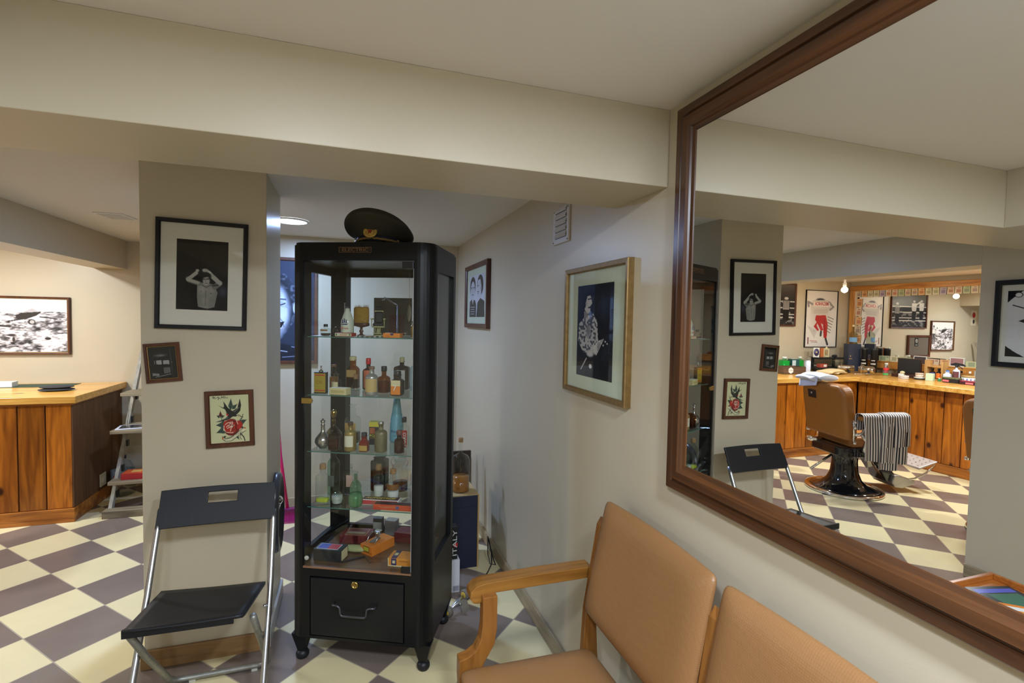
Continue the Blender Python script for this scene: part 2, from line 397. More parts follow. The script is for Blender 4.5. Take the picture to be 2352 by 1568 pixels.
sbox('wall_alcove_side', (-1.9, 4.525, 0), (-1.8, 5.4, H))
sbox('wall_far', (-6.6, 5.4, 0), (-1.8, 5.52, H))
sbox('wall_partition', (-3.10, -2.4, 0), (-2.85, 2.03, H))
sbox('wall_front', (-3.1, -2.52, 0), (0.12, -2.4, H))
sbox('wall_nook_front', (-6.6, 1.0, 0), (-3.1, 1.1, H))
wl = MB().box((-0.25, -4.6, 0), (0.0, 1.0, H)).build('wall_left', WALL, None, (-6.205, 4.5, 0), rot=(0, 0, -0.049)); struct(wl)
sbox('trim_1', (-2.85, 1.329, 2.0), (0.0, 1.6456, H), bevel=.002).name = 'trim_main_beam'
sbox('trim_nook_beam', (-3.10, 2.03, 1.98), (-2.85, 5.4, H), bevel=.002)
sbox('trim_bulkhead', (-2.85, -1.2, 2.0), (-1.68, 1.329, H), bevel=.002)
sbox('wall_pillar', (-1.7945, 2.54, 0), (-1.2997, 3.03, H), bevel=.003)
SKIRT = wood('skirting_wood', srgb((128, 96, 58)), srgb((164, 128, 84)), axis=0, rough=0.4)
SKIRTY = wood('skirting_wood_cross', srgb((128, 112, 84)), srgb((168, 150, 118)), axis=1, rough=0.4)
sbox('baseboard_pillar_front', (-1.8065, 2.525, 0), (-1.2877, 2.54, 0.085), SKIRT, .003)
sbox('baseboard_pillar_side', (-1.2997, 2.54, 0), (-1.2857, 3.03, 0.085), flat((190, 186, 180), .3), .003)
sbox('baseboard_right', (-0.014, 1.0, 0), (0.0, 4.405, 0.085), SKIRTY, .004)
sbox('baseboard_alcove', (-1.9, 4.391, 0), (-0.014, 4.405, 0.085), flat((170, 156, 132), .35), .004)
sbox('baseboard_far', (-2.9, 5.386, 0), (-1.9, 5.4, 0.085), SKIRT, .004)
sbox('baseboard_partition', (-2.85, -2.4, 0), (-2.836, 2.03, 0.085), SKIRTY, .004)

# ------------------------------------------------------------------ ceiling fittings
LEDG = {}
def downlight(x, y, r, colr, es, label):
    t = thing('real_or_added_downlight', label, 'ceiling light', (x, y, H))
    MB().lathe([(r+.014, -.001), (r+.016, -.008), (r+.004, -.012), (r, -.004)], 40, cap=False).build('trim_ring', WHITE, t)
    key = 'led_%d' % int(es*10+colr[2]*100)
    MB().lathe([(r+.002, -.004), (r*.98, -.009)], 40).build('diffuser', mat(key, (.8, .8, .8), .5, emit=colr, es=es), t)
downlight(-1.315, 3.72, .100, (0.78, 0.88, 1.0), 14, 'round bluish white ceiling light glowing beside the pillar behind the display cabinet')
downlight(-1.12, 0.12, .09, (.97, 1, .99), 8, 'round white ceiling light in front of the main beam')
downlight(-0.42, -0.02, .09, (.97, 1, .99), 8, 'round white ceiling light close to the framed wall mirror wall')
downlight(-1.30, -1.40, .10, (.9, .95, 1), 8, 'added unseen cool white ceiling light furthest from the beam')
downlight(-3.55, 4.35, .09, (1, .88, .72), 10, 'warm ceiling light above the end of the pine counter')
downlight(-4.40, 3.00, .09, (1, .9, .76), 10, 'added unseen warm ceiling light above the striped cape barber chair')
downlight(-5.30, 3.00, .09, (1, .88, .72), 10, 'added unseen warm ceiling light above the counter under the banknote mirror')
t = thing('ceiling_vent', 'square white vent cover on the low ceiling left of the pillar', 'vent', (-2.43, 4.04, H), rz=-0.12)
boxo('cover', (-.085, -.10, -.006), (.085, .10, 0), flat((222, 218, 214)), t, .002)
b = MB()
for i in range(9): b.box((-.07, -.08+i*.02, -.009), (.07, -.072+i*.02, -.006))
b.build('louvre', flat((206, 202, 198)), t)

# vent on right wall
t = thing('wall_vent', 'small white louvred vent cover high on the right wall above the gilt frame', 'vent', (0, 2.128, 2.022), rz=-pi/2)
b = MB(); b.box((-.088, -.010, -.082), (.088, 0, .082)); b.build('plate', flat((200, 196, 196), .4), t, bevel=.003)
for i in range(5):
    z = -.058+i*.029
    MB().box((-.055, -.0125, z), (.062, -.0095, z+.003)).build('slot', flat((70, 66, 62)), t)
    MB().add([(-.06, -.010, z+.003), (.066, -.010, z+.003), (.066, -.0165, z+.007), (-.06, -.0165, z+.007), (-.06, -.010, z+.026), (.066, -.010, z+.026)], [(0,1,2,3),(3,2,5,4)]).build('slat', flat((206, 202, 202), .4), t)
for sx in (-1, 1):
    for sz in (-1, 1): MB().lathe([(.0035, 0), (.0035, .0025)], 10, mx=Matrix.Translation((sx*.078, -.010, sz*.072)) @ Matrix.Rotation(pi/2, 4, 'X')).build('screw', OLDSTEEL, t)

# ------------------------------------------------------------------ big wall mirror (right wall)
MIRX = -0.019
t = thing('wall_mirror', 'huge mirror in a wide dark brown moulded wood frame on the right wall', 'mirror', (0, 0, 1.65))
y1, y0, z0, z1 = 1.262, -1.15, 1.083-1.65, 2.205-1.65
boxo('mirror_glass', (MIRX, y0+.06, z0+.06), (MIRX+.004, y1-.06, z1-.06), MIRR, t)
prof = [(0, .0), (0, .020), (.005, .026), (.026, .027), (.030, .022), (.035, .022), (.040, .034), (.064, .035), (.071, .029), (.074, .024), (.084, .0215), (.086, .0195), (.086, .004)]
def rail(name, corners, m):
    b = MB(); vs = []; n = len(prof)
    for (yy, zz, dy, dz) in corners:
        for tt, dd in prof: vs.append((-dd, yy+dy*tt, zz+dz*tt))
    fs = [(j, (j+1) % n, n+(j+1) % n, n+j) for j in range(n)]+[tuple(range(n)), tuple(reversed(range(n, 2*n)))]
    b.add(vs, fs).build(name, m, t)
rail('frame_rail', [(y0, z1, 1, -1), (y1, z1, -1, -1)], MAHOG_Y)
rail('frame_rail', [(y0, z0, 1, 1), (y1, z0, -1, 1)], MAHOG_Y)
rail('frame_rail', [(y1, z0, -1, 1), (y1, z1, -1, -1)], MAHOG_Z)
rail('frame_rail', [(y0, z0, 1, 1), (y0, z1, 1, -1)], MAHOG_Z)

# ================================================================== PICTURES
def art_boxer():
    a = Art(110, 158, (14, 14, 20)); a.poly([(.1, .17), (1, .48), (1, 0), (0, 0), (0, .17)], (30, 29, 27))
    sk = (150, 148, 138); sd = (104, 103, 98)
    a.ell(.9, .72, .14, .12, (70, 74, 98), soft=.9, k=.7)
    a.poly([(.40, .60), (.72, .62), (.80, .74), (.74, .95), (.60, .98), (.42, .95), (.40, .8)], (118, 118, 110))
    a.ell(.5, .70, .12, .10, sk, soft=.7, k=.6); a.ell(.66, .72, .11, .10, sk, soft=.7, k=.5); a.ell(.56, .86, .10, .10, sk, soft=.8, k=.5)
    a.line([(.44, .62), (.24, .58), (.22, .56)], .045, sd); a.line([(.22, .57), (.38, .47)], .036, sk); a.line([(.24, .575), (.42, .61)], .03, sk)
    a.ell(.40, .435, .045, .025, sk, soft=.4)
    a.line([(.74, .66), (.84, .60)], .055, sd); a.line([(.84, .60), (.62, .46)], .045, sk); a.line([(.70, .64), (.80, .63)], .02, (60, 60, 58))
    a.ell(.56, .43, .085, .035, sk, soft=.4, rot=.15); a.ell(.63, .452, .045, .02, (180, 178, 168), soft=.4)
    a.ell(.57, .51, .115, .07, (12, 12, 14), soft=.3); a.ell(.575, .575, .085, .075, sk, soft=.35); a.ell(.53, .50, .08, .035, (16, 16, 18), soft=.4)
    a.line([(.52, .555), (.55, .553)], .009, (30, 30, 30)); a.line([(.58, .55), (.63, .548)], .010, (30, 30, 30)); a.line([(.565, .56), (.56, .585)], .006, (90, 90, 84)); a.line([(.55, .61), (.60, .61)], .006, (60, 56, 54))
    a.line([(.50, .64), (.57, .67), (.68, .63)], .01, (80, 80, 76)); a.ell(.48, .73, .012, .008, (60, 56, 54)); a.ell(.67, .755, .012, .008, (60, 56, 54)); a.line([(.57, .72), (.56, .93)], .006, (86, 86, 80))
    a.ell(.55, .955, .15, .018, (140, 140, 134), soft=.6, k=.6); a.put((a.noise(14, 20, 3)-.5)*.25*(a.a[..., 0] > 60), (60, 60, 58)); return a
def art_bus():
    a = Art(60, 78, (16, 16, 17)); n = a.noise(10, 12, 5); a.put(n*.3, (50, 50, 50))
    a.ell(.42, .28, .3, .06, (110, 110, 108), soft=.8); a.poly([(.2, .42), (.72, .44), (.72, .56), (.2, .54)], (150, 150, 146)); a.line([(.24, .42), (.24, .78)], .025, (10, 10, 10)); a.line([(.48, .42), (.47, .8)], .025, (10, 10, 10))
    a.poly([(.5, .66), (.74, .66), (.74, .82), (.5, .84)], (88, 88, 86)); a.poly([(.1, .8), (.34, .83), (.34, .9), (.1, .88)], (120, 120, 118)); a.line([(.2, .93), (.74, .86)], .01, (150, 150, 146)); a.ell(.8, .5, .04, .03, (120, 120, 118), soft=.7)
    a.line([(.78, .1), (.8, .9)], .012, (60, 60, 60)); return a
def art_tattoo():
    a = Art(118, 146, (204, 204, 160)); K = (38, 42, 40); G = (62, 84, 74); Rd = (172, 44, 36); Dr = (110, 30, 30)
    a.put(a.noise(4, 4, 2)*.35, (186, 188, 140))
    a.line([(.07, .05), (.09, .02), (.11, .05), (.14, .03)], .006, K); a.line([(.18, .05), (.22, .03), (.24, .06), (.21, .09)], .006, K); a.line([(.3, .02), (.31, .05), (.36, .03), (.4, .035)], .007, K)
    def leaf(p, q, wd, c=G):
        dx, dy = q[0]-p[0], q[1]-p[1]; nx, ny = -dy*wd, dx*wd
        a.poly([p, (p[0]+dx*.35+nx, p[1]+dy*.35+ny), q, (p[0]+dx*.35-nx, p[1]+dy*.35-ny)], c); a.line([p, q], .006, (20, 26, 24))
    for p, q in (((.52, .32), (.54, .08)), ((.56, .3), (.7, .2)), ((.44, .62), (.14, .62)), ((.42, .7), (.14, .78)), ((.72, .62), (.93, .54)), ((.76, .66), (.86, .73)), ((.38, .86), (.3, .9)), ((.64, .84), (.72, .95))): leaf(p, q, .28)
    leaf((.24, .46), (.17, .42), .4); leaf((.27, .45), (.36, .43), .4); leaf((.26, .46), (.26, .33), .35, Dr); a.line([(.26, .44), (.30, .52)], .008, G)
    a.poly([(.42, .34), (.40, .42), (.5, .46), (.56, .46), (.5, .36)], Rd)
    a.poly([(.20, .21), (.38, .30), (.42, .38), (.56, .46), (.68, .46), (.66, .40), (.54, .32), (.46, .27), (.34, .12), (.36, .22), (.34, .26)], K)
    a.poly([(.55, .35), (.70, .28), (.77, .08), (.80, .22), (.77, .35), (.66, .43)], K); a.line([(.62, .36), (.74, .27)], .008, (120, 128, 116))
    a.poly([(.50, .40), (.36, .50), (.12, .555), (.3, .55), (.5, .50), (.58, .45)], K); a.line([(.2, .54), (.46, .47)], .008, (120, 128, 116))
    a.ell(.73, .465, .055, .035, (206, 196, 150), soft=.2); a.line([(.68, .44), (.73, .43), (.78, .46)], .008, K); a.line([(.78, .47), (.84, .48)], .008, K); a.ell(.73, .465, .01, .008, K); a.line([(.80, .52), (.84, .42)], .008, K); a.line([(.74, .56), (.79, .5)], .008, K)
    a.ell(.53, .68, .225, .185, Dr, soft=.1); a.ell(.51, .67, .19, .155, Rd, soft=.15); a.ell(.72, .64, .11, .10, Rd, soft=.2); a.ell(.40, .62, .09, .09, Rd, soft=.2)
    for pts in ([(.37, .62), (.44, .58), (.56, .57)], [(.40, .67), (.50, .60), (.46, .66)], [(.52, .60), (.54, .64), (.50, .67)], [(.56, .58), (.56, .66), (.42, .70)], [(.60, .64), (.52, .70), (.50, .76)], [(.33, .70), (.38, .78), (.56, .80), (.60, .76)], [(.66, .54), (.70, .62)], [(.34, .64), (.33, .74)]): a.line(pts, .009, (222, 214, 190))
    for pts in ([(.42, .55), (.62, .56), (.64, .7), (.58, .78)], [(.66, .6), (.66, .74)], [(.34, .76), (.46, .83)], [(.45, .62), (.58, .64), (.56, .74)]): a.line(pts, .007, (60, 18, 18))
    a.poly([(.28, .86), (.34, .90), (.50, .90), (.68, .80), (.86, .70), (.92, .74), (.90, .77), (.72, .86), (.52, .97), (.36, .97), (.29, .92)], (214, 210, 172))
    a.line([(.28, .86), (.36, .91), (.50, .90), (.68, .80), (.86, .70)], .006, K); a.line([(.29, .92), (.36, .97), (.52, .97), (.72, .86), (.90, .77)], .006, K); a.ell(.30, .90, .03, .035, (180, 96, 40), soft=.6); a.ell(.88, .715, .04, .02, (190, 100, 50), soft=.6)
    a.line([(.76, .82), (.84, .9), (.87, .98)], .012, K); a.line([(.77, .84), (.74, .9), (.78, .95)], .006, K); return a
def art_rubble(w=150, h=124):
    a = Art(w, h, (232, 233, 232)); m = a.y > .235+.03*a.noise(6, 2, 9)
    n = a.noise(9, 16, 11)*.4+a.noise(22, 44, 12)*.35+a.noise(48, 90, 13)*.25
    g = np.clip(70+(n-.3)*520, 50, 236)[..., None]*np.array([1, .98, 1.0]); a.a = np.where(m[..., None], g, a.a)
    a.poly([(.53, .25), (.62, .18), (.70, .26)], (190, 186, 190)); D = (62, 58, 56)
    a.poly([(.44, .32), (.50, .27), (.66, .25), (.72, .24), (.66, .32), (.56, .38), (.36, .44), (.35, .42), (.46, .39)], D); a.ell(.61, .435, .045, .056, D, soft=.2); a.ell(.615, .435, .03, .04, (190, 188, 188), soft=.3)
    a.line([(.7, .34), (.88, .37)], .008, D); a.line([(.2, .5), (.38, .52)], .014, D); a.ell(.4, .68, .06, .03, D, soft=.5); a.ell(.78, .74, .04, .03, D, soft=.3); a.ell(.42, .76, .02, .07, D, soft=.5)
    for cx, s in ((.10, 1.0), (.25, .62)):
        a.ell(cx, .17+.12*(1-s)*1.2, .035*s, .05*s, (60, 56, 54), soft=.3); a.poly([(cx-.06*s, .26), (cx+.05*s, .26), (cx+.08*s, .42), (cx-.05*s, .42)], (226, 224, 222))
    a.line([(.04, .34), (.16, .32)], .012, (226, 224, 222)); a.poly([(.05, .42), (.16, .42), (.17, .80), (.13, .80), (.11, .55), (.09, .80), (.05, .80)], (84, 80, 84)); return a
def face(a, cx, cy, s, sk, hair, dk):
    a.ell(cx, cy-.05*s, .20*s, .26*s, hair, soft=.15); a.ell(cx, cy+.03*s, .165*s, .235*s, sk, soft=.15)
    for d in (-1, 1): a.line([(cx+d*.11*s, cy-.03*s), (cx+d*.04*s, cy-.035*s)], .016*s, dk); a.ell(cx+d*.075*s, cy+.005*s, .022*s, .012*s, dk, soft=.3)
    a.line([(cx, cy), (cx-.015*s, cy+.08*s), (cx+.02*s, cy+.085*s)], .008*s, dk, .6); a.line([(cx-.05*s, cy+.14*s), (cx+.05*s, cy+.14*s)], .012*s, dk)
def art_mug():
    a = Art(80, 112, (196, 198, 208)); K = (22, 22, 28)
    a.poly([(.02, 1), (.04, .62), (.20, .56), (.40, .60), (.48, .70), (.48, 1)], (40, 42, 50)); a.poly([(.20, .57), (.30, .58), (.25, .7)], (220, 222, 226)); face(a, .24, .32, 1.0, (188, 190, 198), K, (40, 40, 50))
    a.poly([(.50, 1), (.56, .66), (.74, .56), (.98, .64), (1, 1)], K); a.ell(.72, .26, .20, .25, K, soft=.1); a.poly([(.56, .14), (.72, .12), (.80, .30), (.78, .50), (.66, .58), (.58, .52), (.55, .40), (.52, .36), (.55, .28)], (188, 190, 198)); a.ell(.76, .34, .035, .05, (160, 162, 172), soft=.3); a.line([(.57, .27), (.63, .26)], .012, (40, 40, 50)); a.line([(.56, .45), (.62, .45)], .01, (60, 60, 70)); a.line([(.56, .405), (.64, .41)], .014, (50, 50, 58))
    a.poly([(.08, .72), (.42, .72), (.42, .97), (.08, .97)], (24, 24, 30))
    for i in range(4): a.line([(.12, .76+i*.055), (.38-.04*(i % 2), .76+i*.055)], .011, (200, 200, 206))
    return a
def art_trump():
    a = Art(100, 176, (22, 22, 28)); a.ell(.78, .22, .35, .2, (44, 54, 78), soft=.9, k=.8); a.poly([(.75, .55), (1, .5), (1, .8), (.7, .8)], (30, 32, 40))
    a.poly([(.04, .62), (.05, .42), (.24, .34), (.46, .31), (.58, .38), (.62, .60), (.56, .72), (.20, .74)], (178, 178, 176))
    n = a.noise(26, 44, 21); m = (a.x > .03) & (a.x < .62) & (a.y > .31) & (a.y < .74) & (a.a[..., 0] > 150); a.put(((n > .5) & m)*.85, (58, 58, 66)); a.ell(.34, .50, .09, .10, (120, 120, 122), soft=.5, k=.7)
    a.ell(.27, .18, .13, .10, (14, 14, 16), soft=.2); a.poly([(.22, .10), (.36, .09), (.41, .16), (.43, .20), (.38, .23), (.38, .29), (.30, .32), (.22, .27)], (186, 184, 180)); a.poly([(.18, .22), (.17, .12), (.24, .065), (.36, .06), (.41, .10), (.37, .115), (.29, .12), (.26, .17), (.24, .25)], (14, 14, 16)); a.ell(.26, .20, .03, .025, (150, 148, 146), soft=.3); a.line([(.31, .155), (.40, .15)], .012, (40, 40, 44)); a.line([(.33, .245), (.40, .243)], .014, (30, 30, 34)); a.poly([(.20, .28), (.32, .31), (.30, .36), (.20, .36)], (130, 128, 126))
    a.line([(.54, .20), (.58, .16), (.62, .15)], .012, (16, 16, 20)); a.line([(.54, .2), (.55, .32)], .01, (16, 16, 20))
    a.ell(.40, .74, .13, .05, (188, 186, 182), soft=.4); a.ell(.55, .70, .08, .06, (176, 174, 170), soft=.4)
    for i in range(5): a.line([(.46+.03*i, .70+.012*i), (.62+.035*i, .60-.006*i)], .008, (206, 206, 204)); a.ell(.66+.05*i, .60+.02*(i % 3), .022, .012, (200, 200, 198), soft=.5)
    a.line([(.14, .93), (.30, .80)], .012, (196, 196, 194)); a.ell(.42, .88, .05, .03, (210, 210, 206), soft=.3); return a
def art_portrait():
    a = Art(180, 250, (40, 50, 70)); a.put(np.clip(1-a.y*3, 0, 1)*.6, (58, 72, 100)); sk = (192, 202, 224); K = (30, 36, 48); md = (120, 130, 152)  # black and white print; the blue lamp's tint is put into its colours
    a.ell(.42, .42, .37, .34, K, soft=.3); a.ell(.40, .50, .31, .33, sk, soft=.25); a.ell(.40, .19, .30, .07, K, soft=.7)
    inside = (np.hypot((a.x-.40)/.31, (a.y-.50)/.33) < 1); hair = (np.hypot((a.x-.42)/.37, (a.y-.42)/.34) < 1) & ~inside
    a.put(np.clip((a.noise(16, 24, 31)-.5)*1.0, 0, 1)*inside, (150, 160, 184)); a.put(np.clip((a.noise(30, 44, 33)-.5)*1.6, 0, 1)*hair, (110, 120, 140))
    a.ell(.40, .33, .26, .09, (214, 222, 240), soft=.9, k=.6); a.ell(.58, .56, .10, .10, (216, 224, 242), soft=.9, k=.7); a.ell(.22, .56, .10, .10, (216, 224, 242), soft=.9, k=.7)
    for d in (-1, 1):
        cx = .40+d*.14
        a.ell(cx, .425, .09, .035, (140, 150, 172), soft=.9, k=.8); a.line([(cx-.08, .395+.008*d), (cx, .383), (cx+.08, .395-.008*d)], .011, (64, 70, 86), .8)
        a.line([(cx-.075, .438), (cx-.02, .448), (cx+.03, .440), (cx+.075, .425)], .007, K); a.line([(cx-.06, .458), (cx+.05, .456)], .003, md, .8)
        for q in range(3): a.line([(cx+d*.08, .44+.01*q), (cx+d*.125, .425+.022*q)], .0025, md, .8)
    for i in range(5): a.line([(.22, .27+i*.020), (.40, .262+i*.020), (.58, .272+i*.020)], .003, md, .7)
    a.ell(.41, .545, .065, .038, (150, 160, 182), soft=.8, k=.8); a.line([(.44, .43), (.45, .50)], .006, md, .7); a.ell(.37, .565, .016, .010, K, soft=.6); a.ell(.445, .565, .016, .010, K, soft=.6); a.line([(.47, .52), (.485, .55), (.465, .57)], .005, (90, 98, 118))
    a.line([(.50, .54), (.575, .60), (.60, .66)], .006, (100, 108, 128), .8); a.line([(.30, .54), (.235, .60), (.215, .66)], .006, (100, 108, 128), .8)
    a.poly([(.25, .645), (.36, .635), (.50, .622), (.61, .605), (.57, .665), (.48, .70), (.36, .705), (.28, .685)], (22, 26, 36)); a.poly([(.30, .648), (.50, .630), (.555, .622), (.53, .648), (.36, .668)], (212, 220, 236))
    for i in range(5): a.line([(.34+.045*i, .648-.006*i), (.345+.045*i, .664-.006*i)], .0025, (60, 66, 80))
    a.line([(.29, .695), (.40, .722), (.52, .712), (.59, .68)], .012, (150, 150, 172), .9); a.line([(.34, .76), (.50, .755)], .008, md, .6); a.ell(.745, .47, .035, .07, sk, soft=.4)
    a.poly([(0, 1), (0, .90), (.25, .83), (.6, .83), (1, .90), (1, 1)], (26, 32, 46)); a.poly([(.34, .83), (.52, .84), (.46, .93)], (160, 172, 200)); a.line([(.56, .90), (.64, .91)], .007, (170, 180, 206)); a.line([(.70, .86), (.84, .88)], .007, (130, 140, 168)); a.line([(.58, .965), (.78, .955)], .006, (130, 140, 168)); return a
def art_ring():
    a = Art(96, 104, (44, 42, 42)); a.put(np.clip(1-a.y*3, 0, 1), (96, 92, 88)); a.put((a.noise(20, 20, 41) > .62)*(a.y > .55)*.7, (150, 146, 142))
    for y in (.42, .58, .74, .82): a.line([(0, y), (1, y-.01)], .012, (226, 222, 216))
    for cx, h in ((.16, .34), (.64, .26), (.86, .24)):
        a.ell(cx, h, .05, .045, (190, 184, 178), soft=.4); a.poly([(cx-.07, h+.05), (cx+.08, h+.05), (cx+.06, h+.28), (cx-.06, h+.28)], (206, 202, 196)); a.poly([(cx-.06, h+.28), (cx+.07, h+.28), (cx+.05, h+.56), (cx-.05, h+.56)], (28, 26, 26))
    for i in range(5): a.line([(.10+.03*i, .40), (.10+.03*i, .60)], .008, (40, 38, 38))
    a.line([(.72, .34), (.82, .26)], .02, (206, 202, 196)); return a
def art_poster():
    a = Art(110, 190, (232, 228, 222)); Rd = (186, 44, 44); G = (120, 116, 118)
    a.ell(.55, .45, .38, .36, (216, 210, 204), soft=.5); a.poly([(.62, .70), (.95, .62), (.7, .85)], (206, 202, 196))
    a.ell(.55, .16, .17, .04, (70, 70, 74), soft=.5); a.poly([(.18, .20), (.30, .16), (.78, .17), (.86, .26), (.82, .40), (.66, .44), (.38, .42), (.22, .34)], (214, 206, 196)); a.line([(.26, .2), (.12, .28), (.22, .33)], .03, (150, 146, 146)); a.line([(.8, .24), (.94, .20), (.92, .28)], .03, (150, 146, 146))
    for i in range(4): a.line([(.30, .33+i*.02), (.74, .34+i*.02)], .004, (160, 152, 146))
    a.poly([(.24, .205), (.76, .195), (.78, .275), (.25, .285)], (238, 226, 218))
    a.poly([(.36, .43), (.68, .44), (.70, .52), (.62, .58), (.50, .72), (.42, .70), (.50, .58), (.44, .60), (.40, .84), (.30, .86), (.28, .60)], Rd); a.line([(.40, .50), (.38, .70)], .01, (140, 30, 34)); a.poly([(.58, .5), (.74, .64), (.60, .72), (.56, .70), (.64, .62)], Rd)
    a.line([(.33, .86), (.27, .96)], .03, (60, 60, 64)); a.line([(.49, .73), (.50, .80)], .03, (60, 60, 64))
    for i in range(6): a.line([(.10+.02*i, .50+i*.05), (.28+.006*i, .46+i*.05)], .012, (96, 92, 94), .8)
    for i in range(5): a.line([(.72, .72+i*.0), (.72, .72)], .01, G)
    a.line([(.62, .90), (.84, .895)], .006, Rd); a.line([(.60, .92), (.80, .918)], .005, (60, 60, 60)); a.line([(.9, .84), (.9, .95)], .014, (110, 40, 50)); return a
def art_flash():
    a = Art(150, 190, (206, 206, 204)); K = (24, 24, 26)
    a.poly([(0, 0), (.18, 0), (.10, .08), (.02, .16), (0, .2)], K); a.poly([(0, .30), (.06, .35), (.02, .42), (0, .42)], K); a.poly([(0, .5), (.08, .57), (.03, .64), (0, .64)], K); a.poly([(0, .84), (.10, .93), (.22, 1), (0, 1)], K)
    a.poly([(1, 0), (.84, 0), (.92, .08), (1, .18)], K); a.poly([(1, .84), (.9, .93), (.8, 1), (1, 1)], K)
    for i in range(7):
        x = .26+i*.105; a.ell(x, .065, .045, .042, K, soft=.1); a.ell(x, .065, .036, .033, (206, 206, 204), soft=.1)
    a.ell(.5, .19, .32, .065, K, soft=.05); a.ell(.5, .19, .30, .055, (206, 206, 204), soft=.05); a.line([(.06, .22), (.2, .28), (.5, .30), (.8, .28), (.94, .22)], .009, K)
    for x in (.15, .3, .45, .6, .75): a.line([(x-.02, .26), (x+.02, .31)], .007, K); a.line([(x+.02, .26), (x-.02, .31)], .007, K)
    a.poly([(.14, .44), (.3, .36), (.5, .34), (.72, .37), (.88, .46), (.68, .55), (.5, .58), (.3, .53)], K); a.ell(.52, .46, .22, .10, (214, 214, 212), soft=.1); a.ell(.56, .47, .10, .075, (60, 60, 64), soft=.3); a.ell(.57, .47, .05, .045, K, soft=.1)
    for x, y in ((.14, .5), (.2, .55), (.27, .6)): a.ell(x, y, .028, .035, K, soft=.1); a.line([(x, y-.06), (x, y)], .01, K)
    a.ell(.36, .74, .12, .07, K, soft=.2); a.ell(.38, .77, .07, .05, (206, 206, 204), soft=.1); a.line([(.08, .70), (.22, .68), (.36, .80)], .02, (150, 150, 150)); a.poly([(.36, .82), (.60, .76), (.80, .84), (.74, .94), (.46, .95)], (170, 170, 172)); a.line([(.36, .82), (.60, .76), (.80, .84)], .008, K); a.line([(.46, .95), (.74, .94), (.8, .84)], .008, K)
    for i in range(4): a.poly([(.14+.13*i, .66), (.22+.13*i, .64), (.25+.13*i, .70), (.17+.13*i, .72)], (150, 150, 152)); a.line([(.14+.13*i, .66), (.22+.13*i, .64), (.25+.13*i, .70)], .006, K)
    a.line([(.2, .84), (.3, .95)], .03, K); a.line([(.14, .84), (.22, .82)], .012, K); return a

CREAMM = mat('cream_mat_board', srgb((214, 208, 188)), 0.7)
GREYM = mat('grey_mat_board', srgb((206, 204, 190)), 0.7)
GREENM = mat('pale_green_mat_board', srgb((190, 200, 176)), 0.7)
picture('framed_photograph', 'black framed photograph of a bare-chested boxer with raised fists hung on the pillar', -1.556, 2.54, 1.753, 0, .356, .480, .018, DARKF, art_boxer(), .068, GREYM, .022, mw=.060, roll=radians(1.2))
picture('framed_photograph', 'small dark wood frame with gold slip holding a bus photograph, hung crooked on the pillar', -1.710, 2.54, 1.366, 0, .135, .172, .014, BROWNF, art_bus(), .0, None, .016, roll=radians(-4.5), inner=.004)
tt = picture('framed_drawing', 'brown framed tattoo drawing of a swallow and red rose low on the pillar', -1.451, 2.54, 1.107, 0, .197, .258, .020, BROWNF, art_tattoo(), .0, None, .018, roll=radians(-1.5))
INK = flat((40, 40, 38))
text('banner_lettering', 'FOREVER YOURS', .011, INK, tt, (.012, -.0086, -.080), rot=(pi/2, radians(-25), 0), ext=.0001)
text('handwriting', 'for my love', .013, INK, tt, (-.035, -.0086, .097), ext=.0001)
tl = picture('framed_photograph', 'wide photograph of people and a cart among rubble, gilt brown frame above the counter', -3.615, 5.4, 1.461, 0, .69, .502, .016, BROWNF, art_rubble(), .0, None, .03, inner=.007)
picture('framed_photograph', 'large framed close portrait of a laughing man on the alcove back wall behind the cabinet', -1.49, 4.405, 1.625, 0, .62, .86, .026, BROWNF, art_portrait(), .0, None, .03)
picture('framed_photograph', 'small dark framed double mugshot photograph high on the right wall deep in the alcove', 0, 3.67, 1.762, -pi/2, .68, .49, .035, BROWNF, art_mug(), .05, GREENM, .03, mw=.07)
picture('framed_photograph', 'gilt framed photograph of a man in patterned shirt on the right wall beside the mirror', 0, 1.770, 1.541, -pi/2, .525, .528, .022, GOLD, art_trump(), .055, GREENM, .026, mw=.09)
picture('framed_photograph', 'dark framed boxing ring photograph on the far wall between the poster and the rubble photograph', -4.60, 5.4, 1.875, 0, .98, .60, .022, BROWNF, art_ring(), .0, None, .03)
tp = picture('framed_poster', 'tall white poster of a running man in red trousers in the corner above the counter', -5.585, 5.4, 1.69, 0, .61, .82, .010, DARKF, art_poster(), .0, None, .022)
text('poster_title', 'MECANICA', .065, flat((190, 60, 60)), tp, (.0, -.0107, .215), ext=.0001, width=.26, bold=.002)
tq = picture('framed_drawing', 'dark framed black and white tattoo sheet with a weeping eye on the partition wall', -2.85, 1.655, 1.615, pi/2, .58, .52, .030, DARKF, art_flash(), .035, GREYM, .025, mw=.03)
for i, ch in enumerate('QUON'): text('title_letter', ch, .024, INK, tq, (-.105+i*.048, -.0122, .166), ext=.0001, bold=.001)
text('title_word', 'SAN', .05, INK, tq, (-.02, -.0122, .112), ext=.0001, bold=.001)
t = thing('poster_sheet', 'narrow colourful sheet pinned on the far wall just left of the pillar', 'poster', (-2.63, 5.4, 1.78))
a = Art(30, 40, (214, 206, 186)); a.ell(.5, .3, .3, .2, (170, 50, 50)); a.ell(.5, .75, .2, .15, (60, 60, 60)); a.mesh('print', .18, .26, t, -.003)
boxo('backing', (-.09, -.0025, -.13), (.09, 0, .13), flat((200, 196, 180)), t)

